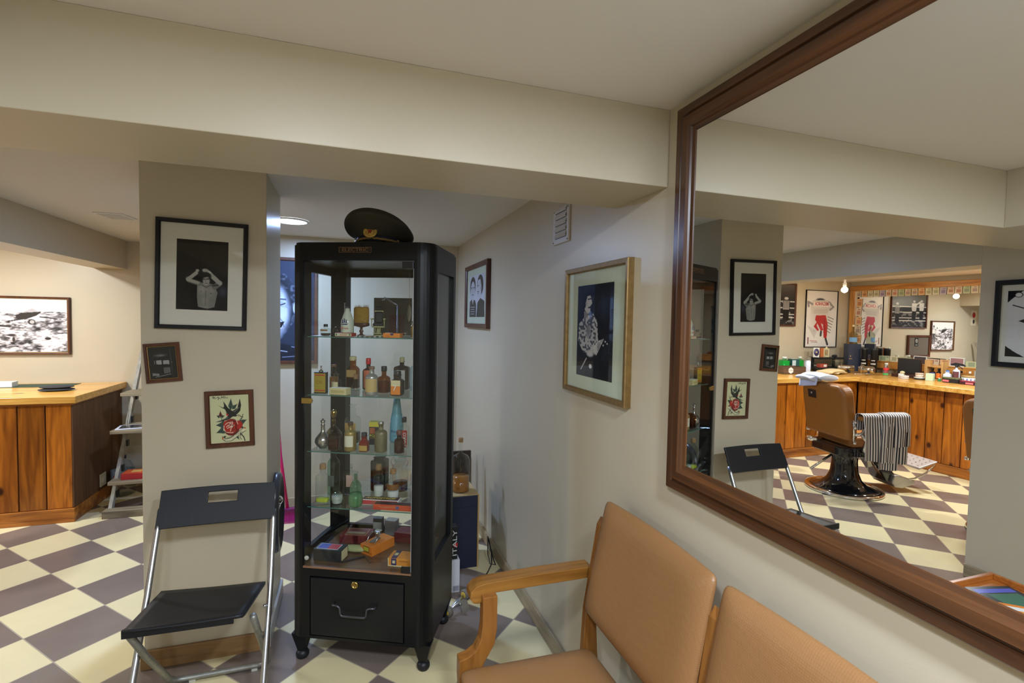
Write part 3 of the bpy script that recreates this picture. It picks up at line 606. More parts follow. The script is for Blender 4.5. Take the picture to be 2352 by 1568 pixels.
# ================================================================== DISPLAY CABINET
CAX, CAY, CAT = -0.80, 2.466, -0.434
cab = thing('display_cabinet', 'tall black metal display cabinet with glass door, glass shelves and a bottom drawer', 'cabinet', (CAX, CAY, 0), CAT)
def rrect(x0, x1, y0, y1, rs, seg=8):
    """rs: corner radii for (x0,y0),(x1,y0),(x1,y1),(x0,y1)"""
    p = []
    for (cx, cy, a0, r) in ((x0+rs[0], y0+rs[0], pi, rs[0]), (x1-rs[1], y0+rs[1], 1.5*pi, rs[1]), (x1-rs[2], y1-rs[2], 0, rs[2]), (x0+rs[3], y1-rs[3], pi/2, rs[3])):
        if r < 1e-5: p.append((cx, cy)); continue
        for k in range(seg+1): a = a0+pi/2*k/seg; p.append((cx+r*cos(a), cy+r*sin(a)))
    return p
wx, wy = .326, .2235
b = MB()
b.prism(rrect(-wx, wx, -wy, wy, (.06, .07, .02, .02)), 1.826, 1.895)
b.lathe([(1, 1.895), (.997, 1.904), (.985, 1.910)], 4) if False else None
pr = rrect(-wx+.006, wx-.006, -wy+.006, wy-.006, (.056, .066, .016, .016)); b.prism(pr, 1.895, 1.906)
# base box hollow at the front for the drawer
b.prism(rrect(-wx, wx, -wy, wy, (.06, .07, .02, .02)), .123, .136)
b.prism(rrect(-wx, wx, -wy, wy, (.06, .07, .02, .02)), .412, .445)
for side in (-1, 1):
    x0, x1 = (-wx, -.228) if side < 0 else (.215, wx)
    b.prism(rrect(x0, x1, -wy, wy, (.06 if side < 0 else 0, 0 if side < 0 else .07, .02 if side > 0 else 0, .02 if side < 0 else 0)), .136, .412)
b.box((-.228, .1, .136), (.215, wy, .412))
# posts
b.prism(rrect(-wx, -.262, -wy, -.150, (.06, 0, 0, .0)), .445, 1.826); b.prism(rrect(.243, wx, -wy, -.140, (0, .07, 0, 0)), .445, 1.826)
b.prism(rrect(-wx, -.245, .165, wy, (0, 0, 0, .02)), .445, 1.826); b.prism(rrect(.245, wx, .165, wy, (0, 0, .02, 0)), .445, 1.826)
for sgn in (-1, 1):
    xo = sgn*wx; xi = sgn*(wx-.022)
    b.box((min(xo, xi), -.15, .445), (max(xo, xi), .17, .475)); b.box((min(xo, xi), -.15, 1.79), (max(xo, xi), .17, 1.826))
b.box((-.25, wy-.022, .445), (.25, wy, .475)); b.box((-.25, wy-.022, 1.79), (.25, wy, 1.826))
b.build('body', BLACK, cab)
boxo('base_board', (-.262, -.215, .4455), (.262, .2, .451), SHELFW, cab)
boxo('base_trim', (-.262, -.222, .4455), (.243, -.2155, .4535), mat('copper_trim', srgb((150, 112, 84)), .35, .3), cab)
for z in (.7175, .9715, 1.2285, 1.4915):
    o = boxo('glass_shelf', (-.255, -.195, z-.004), (.255, .195, z+.0), SHELFG, cab)
    MB().box((-.255, -.1965, z-.004), (.255, -.1950, z)).build('polished_edge', GEDGE, o)
for sgn in (-1, 1): boxo('side_glass', (sgn*(wx-.014)-.0015, -.145, .475), (sgn*(wx-.014)+.0015, .17, 1.79), PANE, cab)
boxo('back_glass', (-.25, wy-.014, .475), (.25, wy-.011, 1.79), PANE, cab)
d = boxo('door', (-.258, -wy+.006, .456), (.240, -wy+.010, 1.820), PANE, cab)
boxo('door_edge', (.2385, -wy+.0055, .458), (.2400, -wy+.0105, 1.818), flat((200, 204, 204), .2), d)
boxo('hinge', (.196, -wy-.003, .457), (.238, -wy+.012, .482), mat('dark_hinge', (.05, .05, .055), .3, .9), d, .002)
boxo('hinge', (.190, -wy-.003, 1.792), (.240, -wy+.012, 1.822), mat('dark_hinge'), d, .002)
MB().lathe([(.010, 0), (.010, .006), (.006, .009)], 16, mx=Matrix.Translation((-.243, -wy+.004, .492)) @ Matrix.Rotation(pi/2, 4, 'X')).build('stop_button', flat((170, 170, 160), .3), d)
b = MB(); b.prism([(-.266, 1.193), (-.228, 1.193), (-.219, 1.197), (-.216, 1.206), (-.219, 1.214), (-.228, 1.218), (-.266, 1.218)], -wy-.005, -wy+.004, axis=1)
b.ball((-.23, -wy-.006, 1.206), .003, 10); b.build('latch', BRASS, cab, bevel=.001)
# drawer
dr = boxo('drawer', (-.222, -wy-.004, .142), (.210, -.10, .404), mat('black_drawer', (.010, .0105, .011), .38, spec=.3, bump=.03, bscale=400), cab, .003)
hp = [(-.108, -.228, .299), (-.108, -.248, .299), (-.085, -.250, .299), (-.074, -.250, .292), (-.070, -.250, .262), (-.062, -.250, .255), (.040, -.250, .255), (.048, -.250, .262), (.052, -.250, .292), (.063, -.250, .299), (.086, -.248, .299), (.086, -.228, .299)]
MB().tube(hp, .0048, 10).build('handle', mat('dark_handle', (.10, .105, .115), .3, .7), dr)
MB().lathe([(.0165, 0), (.0165, .004), (.013, .0065), (.010, .0065), (.010, .005), (.004, .005)], 24, mx=Matrix.Translation((-.013, -wy-.004, .388)) @ Matrix.Rotation(pi/2, 4, 'X')).build('lock', BRASS, dr)
# legs
for sx in (-1, 1):
    for sy in (-1, 1):
        lx, ly = sx*(.289), sy*.175
        b = MB(); b.add([(lx-.040, ly-.03, .123), (lx+.040, ly-.03, .123), (lx+.040, ly+.03, .123), (lx-.040, ly+.03, .123), (lx-.017, ly-.015, .034), (lx+.017, ly-.015, .034), (lx+.017, ly+.015, .034), (lx-.017, ly+.015, .034)], [(0,1,2,3),(4,7,6,5),(0,4,5,1),(1,5,6,2),(2,6,7,3),(3,7,4,0)])
        lg = b.build('leg', BLACK, cab, bevel=.003)
        MB().lathe([(.010, .038), (.022, .034), (.029, .022), (.029, .010), (.024, .0)], 24, mx=Matrix.Translation((lx, ly, 0))).build('foot', BLACKP, lg)
pt = boxo('name_plate', (-.096, -wy-.003, 1.858), (.054, -wy+.001, 1.885), mat('dark_plate', (.03, .024, .02), .4, .5), cab, .0005)
PLG = mat('plate_gold', (.30, .18, .09), .4, .8)
frame_bm(.146, .0235, .0012, .0045).build('plate_border', PLG, pt, (-.021, -wy-.0005, 1.8715))
text('plate_lettering', 'ELECTRIC', .021, PLG, pt, (-.021, -wy-.0032, 1.8715), width=.118)

# ------------------------------------------------------------------ officer's cap on the cabinet
cap = thing('peaked_cap', 'green and black military officer cap with a gold star badge on top of the cabinet', 'hat', (CAX-.010, CAY-.045, 1.907), CAT+.05)
OLIVE = mat('olive_wool', srgb((52, 50, 38)), .85, noise=.15, nscale=90, bump=.3, bscale=700)
b = MB(); vs = []; fs = []; seg = 40
prof_ = [(.105, .034), (.116, .038), (.140, .046), (.156, .056), (.161, .070), (.156, .088), (.138, .108), (.095, .124), (.05, .131), (.001, .133)]
for r, z in prof_:
    for k in range(seg):
        a = 2*pi*k/seg; tl_ = .060*max(0, min(1, (r-.104)/.03)) if z < .1 else .060*r/.15
        x = r*cos(a); y = r*1.02*sin(a)
        vs.append((x, y+.02, z + tl_*(-sin(a) if sin(a) < 0 else -.35*sin(a)) - (0 if z < .036 else .010*(x/.15)) + .010*max(0, -sin(a))*(1 if z < .06 else 0)))
for j in range(len(prof_)-1):
    for k in range(seg): a_ = j*seg+k; b_ = j*seg+(k+1) % seg; fs.append((a_, b_, b_+seg, a_+seg))
b.add(vs, fs, 0, True); b.build('crown', OLIVE, cap, subsurf=1)
MB().lathe([(.096, .002), (.102, .004), (.104, .062), (.098, .064)], 40, cap=False, mx=Matrix.Translation((0, .02, 0))).build('band', mat('navy_band', srgb((18, 26, 48)), .6), cap)
b = MB(); vs = []; fs = []; n = 18
for j, (rr, dz) in enumerate(((.100, .024), (.118, .017), (.138, .006), (.146, .001))):
    for k in range(n+1): a = radians(200)+radians(140)*k/n; e = sin(pi*k/n)**.6; q = .100+(rr-.100)*e; vs.append((q*cos(a), .02+q*sin(a), .024+(dz-.024)*e))
for j in range(3):
    for k in range(n): a_ = j*(n+1)+k; fs.append((a_, a_+1, a_+n+2, a_+n+1))
o = b.add(vs, fs, 0, True).build('peak', mat('black_patent', (.01, .01, .012), .12), cap); q = o.modifiers.new('thick', 'SOLIDIFY'); q.thickness = .002
cp = [(.107*cos(a), .02+.107*sin(a), .033-.010*abs(cos(a))+.006*sin(t*9)*.2) for t in range(0, 21) for a in [radians(200+7*t)]]
MB().tube(cp, .0055, 8).build('cord', mat('gold_cord', srgb((150, 124, 72)), .45, .4, noise=.3, nscale=200), cap)
for s_x in (-1, 1): MB().ball((s_x*.100, -.018, .030), .0065, 12).build('button', BRASS, cap)
bd = MB()
for k in range(22):
    a = 2*pi*k/22; bd.ball((.025*cos(a), 0, .025*.8*sin(a)), .0078, 8, sc=(1, .4, 1.1))
bd.ball((0, 0, 0), .018, 20, sc=(1, .25, 1)); bdo = bd.build('badge', mat('badge_gold', srgb((206, 172, 92)), .35, .6), cap, (-.004, -.095, .058), rot=(radians(-12), 0, 0))
st = [((.012 if k % 2 == 0 else .005)*sin(2*pi*k/10), (.012 if k % 2 == 0 else .005)*cos(2*pi*k/10)) for k in range(10)]
MB().prism(st, -.008, -.004, axis=1).build('red_star', flat((140, 24, 24), .3), bdo)

# ================================================================== SMALL GOODS
def T(sh, x, y, z=None):
    c, s = cos(CAT), sin(CAT)
    zz = {1: 1.4922, 2: 1.2292, 3: .9722, 4: .7182, 5: .4515}[sh] if z is None else z
    return (CAX+x*c-y*s, CAY+x*s+y*c, zz)
def patch(r, z0, z1, a, m, name, parent, n=2.0, sx=1, sy=1, seg=12, off=.0006, face=-pi/2):
    vs = []; fs = []
    for z in (z0, z1):
        for k in range(seg+1):
            t = face-a+2*a*k/seg; q = (abs(cos(t))**n+abs(sin(t))**n)**(-1.0/n)*(r+off); vs.append((q*cos(t)*sx, q*sin(t)*sy, z))
    for k in range(seg): fs.append((k, k+1, seg+2+k, seg+1+k))
    return MB().add(vs, fs, 0, True).build(name, m, parent)
def bottle(label, pos, rz, h, w, glass_m, shape='round', sh_z=.62, neck=.28, liquid=None, fill=.5, cap=None, cap_h=.12, cap_w=None, lab=None, lab_z=(.12, .5), lab_a=.9, sy=1.0, body=None, name='bottle', group=None, cat='bottle', lab_n=None):
    """sh_z: shoulder start as a fraction of the height; neck: neck radius as a fraction of the body radius"""
    t = thing(name, label, cat, pos, rz, group)
    r = w/2; n = {'round': 2.0, 'square': 9.0, 'soft': 4.0}[shape]
    if n > 2: r = w/2
    ch = h*(cap_h if cap else 0); hb = h-ch*.75
    if body: prof = [(r*a_, hb*b_) for a_, b_ in body]
    else:
        zs = hb*sh_z; zn = zs+(hb-zs)*.42
        prof = [(r*.86, 0), (r*.97, h*.012), (r, h*.035), (r, zs), (r*.96, zs+(zn-zs)*.3), (r*.82, zs+(zn-zs)*.6), (r*(neck+.12), zs+(zn-zs)*.9), (r*neck, zn), (r*neck, hb*.965), (r*neck*1.18, hb*.97), (r*neck*1.18, hb)]
    seg = 28 if n == 2 else 32
    MB().lathe(prof, seg, n=n, sy=sy).build('glass_body', glass_m, t)
    if liquid:
        zt = hb*fill; pl = [(r*.80, .004)]
        for (a0, z0_), (a1, z1_) in zip(prof[:-1], prof[1:]):
            if z1_ >= zt:
                k = 0 if z1_ == z0_ else max(0, (zt-z0_)/(z1_-z0_)); pl.append(((a0+(a1-a0)*k)*.93, zt)); break
            pl.append((a1*.93, max(.005, z1_)))
        MB().lathe(pl, seg, n=n, sy=sy).build('contents', liquid, t)
    if cap:
        cr = (cap_w/2) if cap_w else r*neck*1.25
        MB().lathe([(cr*.95, h-ch), (cr, h-ch+ch*.08), (cr, h-ch*.12), (cr*.88, h)], 22).build('cap', cap, t)
    if lab:
        patch(r, h*lab_z[0], h*lab_z[1], lab_a, lab, 'label', t, n=n, sy=sy)
    return t
def carton(label, pos, rz, wd, dp, ht, m, parts=(), name='box', cat='box', bev=.0012, group=None):
    """front face is -y; parts: (name, face, rect(u0,v0,u1,v1), material)"""
    t = thing(name, label, cat, pos, rz, group)
    boxo('carton', (-wd/2, -dp/2, 0), (wd/2, dp/2, ht), m, t, bev)
    for q_, (nm, fc, (u0, v0, u1, v1), pm) in enumerate(parts):
        e = .0006+.0004*q_
        if fc == 'f': boxo(nm, (-wd/2+wd*u0, -dp/2-e, ht*v0), (-wd/2+wd*u1, -dp/2, ht*v1), pm, t)
        elif fc == 't': boxo(nm, (-wd/2+wd*u0, -dp/2+dp*v0, ht), (-wd/2+wd*u1, -dp/2+dp*v1, ht+e), pm, t)
        elif fc == 'r': boxo(nm, (wd/2, -dp/2+dp*u0, ht*v0), (wd/2+e, -dp/2+dp*u1, ht*v1), pm, t)
    return t
G_AMB = glass('amber_glass', (.50, .26, .08)); G_DRK = mat('dark_brown_glass', (.022, .010, .006), .06, coat=.5)
G_GRN = glass('green_tinted_glass', (.62, .80, .66)); G_BLU = glass('blue_tinted_glass', (.72, .84, .90))
G_OLD = mat('mercury_glass', (.42, .42, .38), .18, .85, noise=.2, nscale=20)
LQ_A = mat('amber_liquid', srgb((150, 96, 40)), .1); LQ_B = mat('dark_amber_liquid', srgb((62, 30, 14)), .08); LQ_R = mat('dark_red_liquid', srgb((86, 18, 12)), .08)
LQ_Y = mat('yellow_liquid', srgb((186, 190, 60)), .1); LQ_G = mat('pale_green_liquid', srgb((120, 148, 120)), .2); PWD = mat('white_powder', srgb((214, 212, 200)), .9, noise=.1, nscale=80)
P_CR = flat((206, 196, 150), .6); P_WH = flat((220, 222, 214), .6); P_RED = flat((186, 44, 40), .45); P_BLK = flat((26, 28, 30), .4); P_YEL = flat((196, 188, 62), .5); P_ORG = flat((214, 126, 40), .45)
P_TAN = flat((176, 142, 84), .6); P_BRN = flat((110, 74, 36), .6); P_NAVY = flat((40, 42, 96), .45); P_MAR = flat((104, 28, 34), .5); P_GRN = flat((60, 110, 70), .5)
# --- top shelf
bottle('tiny brown bottle with black cap at the left of the top cabinet shelf', T(1, -.193, -.150), CAT, .054, .036, CLEAR, 'square', .66, .42, LQ_B, .28, P_BLK, .22, lab=flat((140, 100, 50)), lab_z=(.42, .56), lab_a=.8)
t = thing('paper_sheet', 'pale folded paper lying at the left of the top cabinet shelf', 'paper', T(1, -.215, -.150), CAT+.2)
MB().add([(-.04, -.03, .0005), (.045, -.034, .0005), (.03, .03, .006), (-.03, .034, .001)], [(0, 1, 2, 3)]).build('sheet', P_WH, t)
t = thing('glass_atomizer', 'round glass atomizer with a tall stem behind the white ship bottle', 'atomizer', T(1, -.184, -.055), CAT)
MB().ball((0, 0, .022), .0205, 20, sc=(1, 1, 1)).build('glass_ball', glass('rose_glass', (.8, .66, .58)), t); MB().lathe([(.006, 0), (.004, .03), (.0055, .036), (.003, .05), (.0055, .062), (.0028, .075), (.0022, .152), (.004, .158)], 14, mx=Matrix.Translation((.008, .06, 0))).build('stem', G_OLD, t)
t = carton('flat red and cream tin under the white ship bottle', T(1, -.098, -.150), CAT, .081, .050, .0165, flat((176, 44, 40), .35), [('label', 'f', (.03, .12, .97, .86), flat((206, 204, 170), .5)), ('lettering', 'f', (.28, .40, .72, .56), flat((196, 90, 76), .5)), ('leaf', 'f', (.07, .3, .15, .75), P_GRN), ('leaf', 'f', (.85, .3, .93, .75), P_GRN)], 'tin', 'tin', .003)
t = bottle('white opal bottle with a blue sailing ship and red script on the top cabinet shelf', T(1, -.091, -.147, 1.4922+.0168), CAT, .118, .057, mat('opal_glass', srgb((198, 206, 186)), .22), cap=mat('grey_cap', (.06, .065, .07), .35), cap_h=.09, cap_w=.018, body=[(.92, 0), (1, .02), (1, .42), (.93, .52), (.62, .76), (.36, .92), (.34, 1)])
SB = flat((52, 60, 110), .5)
b = MB()
for x0, z0_, wd, hh in ((-.012, .044, .007, .010), (-.003, .045, .007, .014), (.006, .044, .007, .010), (-.011, .055, .006, .005), (-.002, .060, .005, .005), (.006, .055, .005, .005)):
    b.add([(x0, 0, z0_), (x0+wd, 0, z0_), (x0+wd*.75, 0, z0_+hh), (x0+wd*.1, 0, z0_+hh)], [(0, 1, 2, 3)])
b.add([(-.016, 0, .040), (.017, 0, .041), (.012, 0, .036), (-.012, 0, .036)], [(0, 1, 2, 3)]); b.add([(.015, 0, .041), (.022, 0, .048), (.021, 0, .046), (.012, 0, .040)], [(0, 1, 2, 3)])
b.build('ship_print', SB, t, (-.001, -.0292, 0)); text('script_lettering', 'Old Spice', .0135, flat((190, 60, 56)), t, (-.001, -.0290, .021), ext=.0001, width=.036)
t = thing('neck_brush', 'wide tan bristle brush standing on a turned dark wood foot, top cabinet shelf', 'brush', T(1, -.080, -.02), CAT); t.scale = (1.15, 1.15, 1.10)
MB().lathe([(.016, 0), (.017, .003), (.008, .006), (.006, .012), (.010, .020), (.006, .027), (.006, .036), (.030, .042), (.0345, .045), (.0345, .054), (.032, .056)], 28, sy=.55).build('handle', BROWNF, t)
b = MB()
for i in range(260):
    a = random.uniform(0, 2*pi); rr = math.sqrt(random.random()); x, y = .031*rr*cos(a), .016*rr*sin(a)
    hh = .138-.012*random.random()-(.012 if abs(x-.002) < .005 else 0)+(.003 if x > .01 else 0); sx = x*1.06+random.uniform(-.002, .002); sy_b = y*1.05
    q = .0014; b.add([(x-q, y-q, .05), (x+q, y-q, .05), (x+q, y+q, .05), (x-q, y+q, .05), (sx, sy_b, hh)], [(0,1,4),(1,2,4),(2,3,4),(3,0,4)])
b.lathe([(.032, .05), (.033, .08), (.0325, .118), (.028, .124)], 24, sy=.52); b.build('bristles', mat('bristle', srgb((158, 122, 46)), .8, noise=.45, nscale=160), t)
# miniature chair
t = thing('miniature_barber_chair', 'miniature black and cream barber chair standing on the top cabinet shelf', 'ornament', T(1, .005, -.02), CAT+.25)
IV = mat('ivory_enamel', srgb((176, 172, 120)), .3)
MB().lathe([(.026, 0), (.024, .006), (.010, .012), (.008, .035), (.012, .042)], 24).build('base', IV, t)
boxo('seat', (-.024, -.024, .047), (.024, .020, .062), BLACKP, t, .005); MB().lathe([(.028, .041), (.031, .044), (.028, .048)], 24, n=4).build('seat_ring', IV, t)
boxo('backrest', (-.019, .012, .062), (.019, .024, .118), BLACKP, t, .006); boxo('back_rail', (-.021, .016, .116), (.021, .028, .122), IV, t, .002); boxo('headrest', (-.013, .010, .126), (.013, .024, .141), BLACKP, t, .005)
for sx in (-1, 1):
    a_ = boxo('armrest', (sx*.029-.005, -.026, .078), (sx*.029+.005, .016, .085), IV, t, .002); MB().tube([(sx*.029, -.018, .048), (sx*.029, -.018, .078)], .0022, 8).build('arm_post', IV, a_)
    b = MB()
    for k in range(5): b.ball((sx*.0205, .016, .07+k*.01), .0018, 8)
    b.build('studs', CHROME, t)
    MB().tube([(sx*.012, -.024, .044), (sx*.012, -.034, .016)], .002, 8).build('footrest_bar', IV, t)
boxo('footrest', (-.020, -.046, .012), (.020, -.030, .016), IV, t, .001)
t = thing('standing_card', 'dark olive card with red lower part standing at the back of the top shelf', 'card', T(1, .013, .150), CAT)
boxo('card', (-.10, 0, 0), (.10, .003, .190), flat((60, 56, 44), .5), t); boxo('red_panel', (-.02, -.001, .0), (.06, 0, .105), flat((62, 20, 20), .5), t)
t = thing('table_clamp_lamp', 'thin grey metal stand with an angled arm on the top cabinet shelf', 'stand', T(1, .085, .02), CAT)
GM = mat('grey_metal', (.30, .31, .34), .4, .6)
MB().lathe([(.020, 0), (.019, .003), (.004, .006), (.0035, .150)], 16).build('pole', GM, t)
o = MB().tube([(0, 0, .150), (-.02, 0, .160), (-.055, 0, .182)], .0042, 8).build('arm', GM, t); MB().tube([(-.055, 0, .182), (-.068, 0, .187), (-.064, 0, .178), (-.078, 0, .172)], .0028, 8).build('clip', GM, o)
t = thing('oval_tag', 'cream oval tag hanging at the right end of the top cabinet shelf', 'tag', T(1, .108, .125, 1.606), CAT)
MB().lathe([(.0105, 0), (.0105, .002)], 24, sy=4.0, mx=Matrix.Rotation(pi/2, 4, 'X')).build('tag', flat((150, 144, 122)), t); MB().tube([(0, 0, .04), (0, 0, .20)], .0006, 6).build('thread', P_TAN, t)
carton('small orange matchbox at the right of the top cabinet shelf', T(1, .130, -.165), CAT, .077, .042, .020, P_ORG, [('trim', 'f', (.44, .55, .62, .95), P_NAVY), ('lettering', 'f', (.12, .3, .4, .42), flat((170, 80, 30))), ('paper_top', 't', (.1, .1, .4, .9), P_WH)], 'matchbox')
t = thing('striped_card', 'black and white striped strip lying in the middle of the top cabinet shelf', 'card', T(1, .000, -.10), CAT)
boxo('strip', (-.062, -.014, 0), (.062, .014, .003), P_BLK, t)
for i in range(5): boxo('white_bar', (-.052+i*.024, -.0145, .001), (-.041+i*.024, .0142, .0035), P_WH, t)
tag(MB().ball((0, 0, .003), .011, 14, sc=(1, .7, .28)).build('pebble', flat((140, 116, 74)), None, T(1, .019, -.165)), 'small tan soap piece near the front of the top cabinet shelf', 'soap')
t = thing('metal_tripod', 'tiny metal tripod stand at the right front corner of the top cabinet shelf', 'stand', T(1, .182, -.150), CAT)
for k in range(3): MB().tube([(.009*cos(k*2.1), .009*sin(k*2.1), 0), (0, 0, .018)], .0012, 6).build('leg', G_OLD, t)
MB().lathe([(.011, .018), (.010, .021), (.003, .026)], 16).build('dish', G_OLD, t)
bottle('narrow brass bottle at the right end of the top cabinet shelf', T(1, .195, -.08), CAT, .075, .022, BRASS, 'round', .7, .4, cap=G_OLD, cap_h=.1)
# --- second shelf
t = thing('oil_can', 'yellow flat oil tin with a spout at the left of the second cabinet shelf', 'tin', T(2, -.215, -.150), CAT)
MB().prism(rrect(-.030, .030, -.012, .012, (.006,)*4, 4), 0, .098).build('can', flat((52, 46, 36), .4), t, bevel=.001)
boxo('label', (-.027, -.0128, .006), (.027, -.012, .092), flat((164, 146, 46), .5), t); boxo('red_stripe', (-.024, -.0132, .012), (.024, -.0128, .017), P_RED, t); boxo('red_stripe', (-.024, -.0132, .082), (.024, -.0128, .087), P_RED, t); text('label_print', 'OIL', .022, flat((150, 90, 40)), t, (0, -.0130, .052), ext=.0001)
MB().lathe([(.010, .098), (.009, .104), (.004, .107), (.0025, .118), (.004, .121), (.004, .124), (.001, .127)], 14).build('spout', G_OLD, t)
bottle('clear glass bottle of brown tonic behind the round labelled bottle', T(2, -.212, -.030), CAT, .122, .042, CLEAR, 'round', .60, .46, LQ_A, .55, P_BRN, .09)
bottle('clear bottle with a round cream label on the second cabinet shelf', T(2, -.165, -.100), CAT, .088, .044, CLEAR, 'round', .62, .45, None, .3, cap=CLEAR, cap_h=.10, lab=P_CR, lab_z=(.22, .56), lab_a=.7)
bottle('tall half empty amber spirit bottle with a cream cap on the second cabinet shelf', T(2, -.150, .045), CAT, .158, .058, G_AMB, 'square', .62, .46, LQ_B, .35, P_CR, .13, lab=P_TAN, lab_z=(.36, .58), lab_a=.7, sy=.7)
bottle('small conical flask with a cork stopper on the second cabinet shelf', T(2, -.102, -.030), CAT, .079, .045, CLEAR, 'round', cap=CORK, cap_h=.30, cap_w=.020, body=[(.9, 0), (1, .05), (1, .14), (.75, .4), (.42, .68), (.38, 1)])
carton('cream cardboard box lying at the front of the second cabinet shelf', T(2, -.116, -.165), CAT-.12, .084, .040, .031, flat((202, 192, 140), .6), [('panel', 'f', (.1, .3, .9, .7), flat((184, 170, 112)))])
bottle('dark bottle with a bright red cap and red label on the second cabinet shelf', T(2, -.060, .020), CAT, .153, .058, G_DRK, 'round', .66, .36, None, 0, flat((196, 24, 30), .35), .19, cap_w=.024, lab=flat((196, 104, 74), .5), lab_z=(.06, .62), lab_a=.62, sy=.7)
bottle('clear bottle with a tan printed label and silver shoulders, centre of the second cabinet shelf', T(2, .026, -.150), CAT, .130, .056, mat('frosted_silver_glass', (.40, .40, .37), .2, .55), 'round', .66, .38, None, 0, flat((120, 84, 66), .6), .09, lab=flat((184, 158, 98), .5), lab_z=(.13, .58), lab_a=1.3)
bottle('round amber bottle with a black cap behind the silver shouldered bottle', T(2, .050, -.06), CAT, .124, .059, G_AMB, 'round', .60, .36, LQ_A, .5, P_BLK, .20)
bottle('square brown cologne bottle with a cream cap and white label on the second cabinet shelf', T(2, .092, .070), CAT, .158, .075, G_DRK, 'square', .74, .28, None, 0, P_CR, .16, cap_w=.024, lab=P_WH, lab_z=(.22, .60), lab_a=.5, sy=.5)
bottle('tall clear bottle with a dark cork at the right of the second cabinet shelf', T(2, .170, .030), CAT, .182, .052, G_BLU, 'round', .60, .38, None, 0, flat((60, 46, 40), .8), .15, cap_w=.022)
t = bottle('dark medicine bottle with an orange and cream label numbered 7 on the second shelf', T(2, .139, -.125), CAT, .110, .054, G_DRK, 'square', .66, .5, None, 0, P_BLK, .2, cap_w=.032, lab=P_ORG, lab_z=(.05, .40), lab_a=.68)
patch(.027, .044, .070, .68, P_CR, 'upper_label', t, n=9.0); text('numeral', '7', .034, P_WH, t, (-.004, -.0284, .034), ext=.0001)
# --- third shelf
t = bottle('silver round bellied scent flask with a ball stopper on the third cabinet shelf', T(3, -.212, -.137), CAT, .139, .072, G_OLD, 'round', cap=None, body=[(.45, 0), (.5, .03), (.80, .10), (1.0, .22), (.92, .34), (.55, .47), (.27, .55), (.22, .75), (.28, .78), (.28, .80), (.16, .82), (.30, .88), (.30, .92), (.12, .95), (.12, .98), (.02, 1)], name='scent_flask', cat='flask')
t = bottle('gold necked round decanter behind the silver flask on the third cabinet shelf', T(3, -.205, -.045), CAT, .163, .080, glass('smoky_glass', (.50, .46, .34)), 'round', liquid=LQ_A, fill=.22, cap=None, body=[(.5, 0), (.8, .06), (1.0, .20), (.95, .30), (.6, .42), (.24, .52), (.21, .72), (.26, .74), (.2, .78)], name='decanter', cat='decanter')
MB().lathe([(.010, .080), (.009, .085), (.0085, .128), (.011, .130), (.009, .137), (.014, .145), (.014, .153), (.008, .162), (.001, .164)], 20).build('gold_neck', mat('gold_metal', (.60, .45, .15), .18, 1.0), t)
bottle('square bottle of dark red liquid in front of the gold necked decanter', T(3, -.148, -.150), CAT, .086, .046, G_AMB, 'square', .80, .5, LQ_R, .55, None)
bottle('tall glass stoppered apothecary bottle with a tan label on the third cabinet shelf', T(3, -.120, -.02), CAT, .186, .066, CLEAR, 'soft', .60, .36, LQ_B, .28, None, lab=P_TAN, lab_z=(.34, .55), lab_a=.75, body=[(.94, 0), (1, .02), (1, .60), (.85, .67), (.45, .72), (.36, .80), (.40, .90), (.30, .93), (.22, .96), (.5, .985), (.5, 1)], name='apothecary_bottle')
bottle('gold and cream bottle with rusty shoulders on the third cabinet shelf', T(3, -.072, -.152), CAT, .131, .053, mat('old_gold_paper', srgb((150, 130, 72)), .35, .4), 'round', .66, .36, None, 0, flat((70, 52, 30), .6), .12, lab=flat((206, 202, 176), .4), lab_z=(.16, .54), lab_a=.85)
t = carton('tall black and yellow lotion carton in the middle of the third cabinet shelf', T(3, -.008, -.02), CAT+.12, .047, .040, .108, flat((34, 36, 48), .45), [('yellow_top', 'f', (0, .80, 1, 1), P_YEL), ('yellow_side', 'r', (0, .80, 1, 1), flat((170, 164, 48))), ('lid', 't', (0, 0, 1, 1), flat((190, 184, 80))), ('badge', 'f', (.1, .50, .62, .76), flat((176, 100, 60)))])
text('brand_lettering', 'ROJA', .016, P_YEL, t, (-.002, -.0210, .044), ext=.0001, bold=.0006); text('small_lettering', 'BRILLANTINA', .005, P_YEL, t, (-.002, -.0210, .033), ext=.0001)
bottle('small red medicine bottle with a black cap at the front of the third cabinet shelf', T(3, -.006, -.152), CAT, .085, .041, mat('red_glass', srgb((110, 26, 16)), .1), 'soft', .55, .55, None, 0, P_BLK, .25, cap_w=.026, lab=flat((170, 140, 70)), lab_z=(.06, .34), lab_a=.9)
carton('tiny bright yellow box on the third cabinet shelf', T(3, .030, -.04), CAT, .026, .022, .026, flat((206, 186, 64)))
bottle('worn olive metal bottle on the third cabinet shelf', T(3, .070, -.145), CAT, .136, .056, mat('olive_metal', srgb((112, 106, 76)), .45, .4, noise=.25, nscale=50), 'round', .64, .38, None, 0, G_OLD, .08)
t = bottle('tall light blue plastic bottle at the back of the third cabinet shelf', T(3, .073, .055), CAT, .212, .070, mat('blue_plastic', srgb((108, 168, 184)), .35), 'round', cap=None, body=[(.92, 0), (1, .03), (.98, .18), (.93, .42), (.86, .45), (.86, .52), (.76, .62), (.70, .65), (.55, .85), (.44, 1)])
text('blue_lettering', 'Azul', .020, P_NAVY, t, (.0, -.036, .055), ext=.0001); text('blue_lettering', 'LOCION', .008, P_NAVY, t, (.008, -.036, .034), ext=.0001)
t = bottle('clear bottle with black cap and red upright label on the third cabinet shelf', T(3, .150, -.06), CAT, .145, .048, CLEAR, 'soft', .72, .42, None, 0, P_BLK, .17, cap_w=.022, sy=.7)
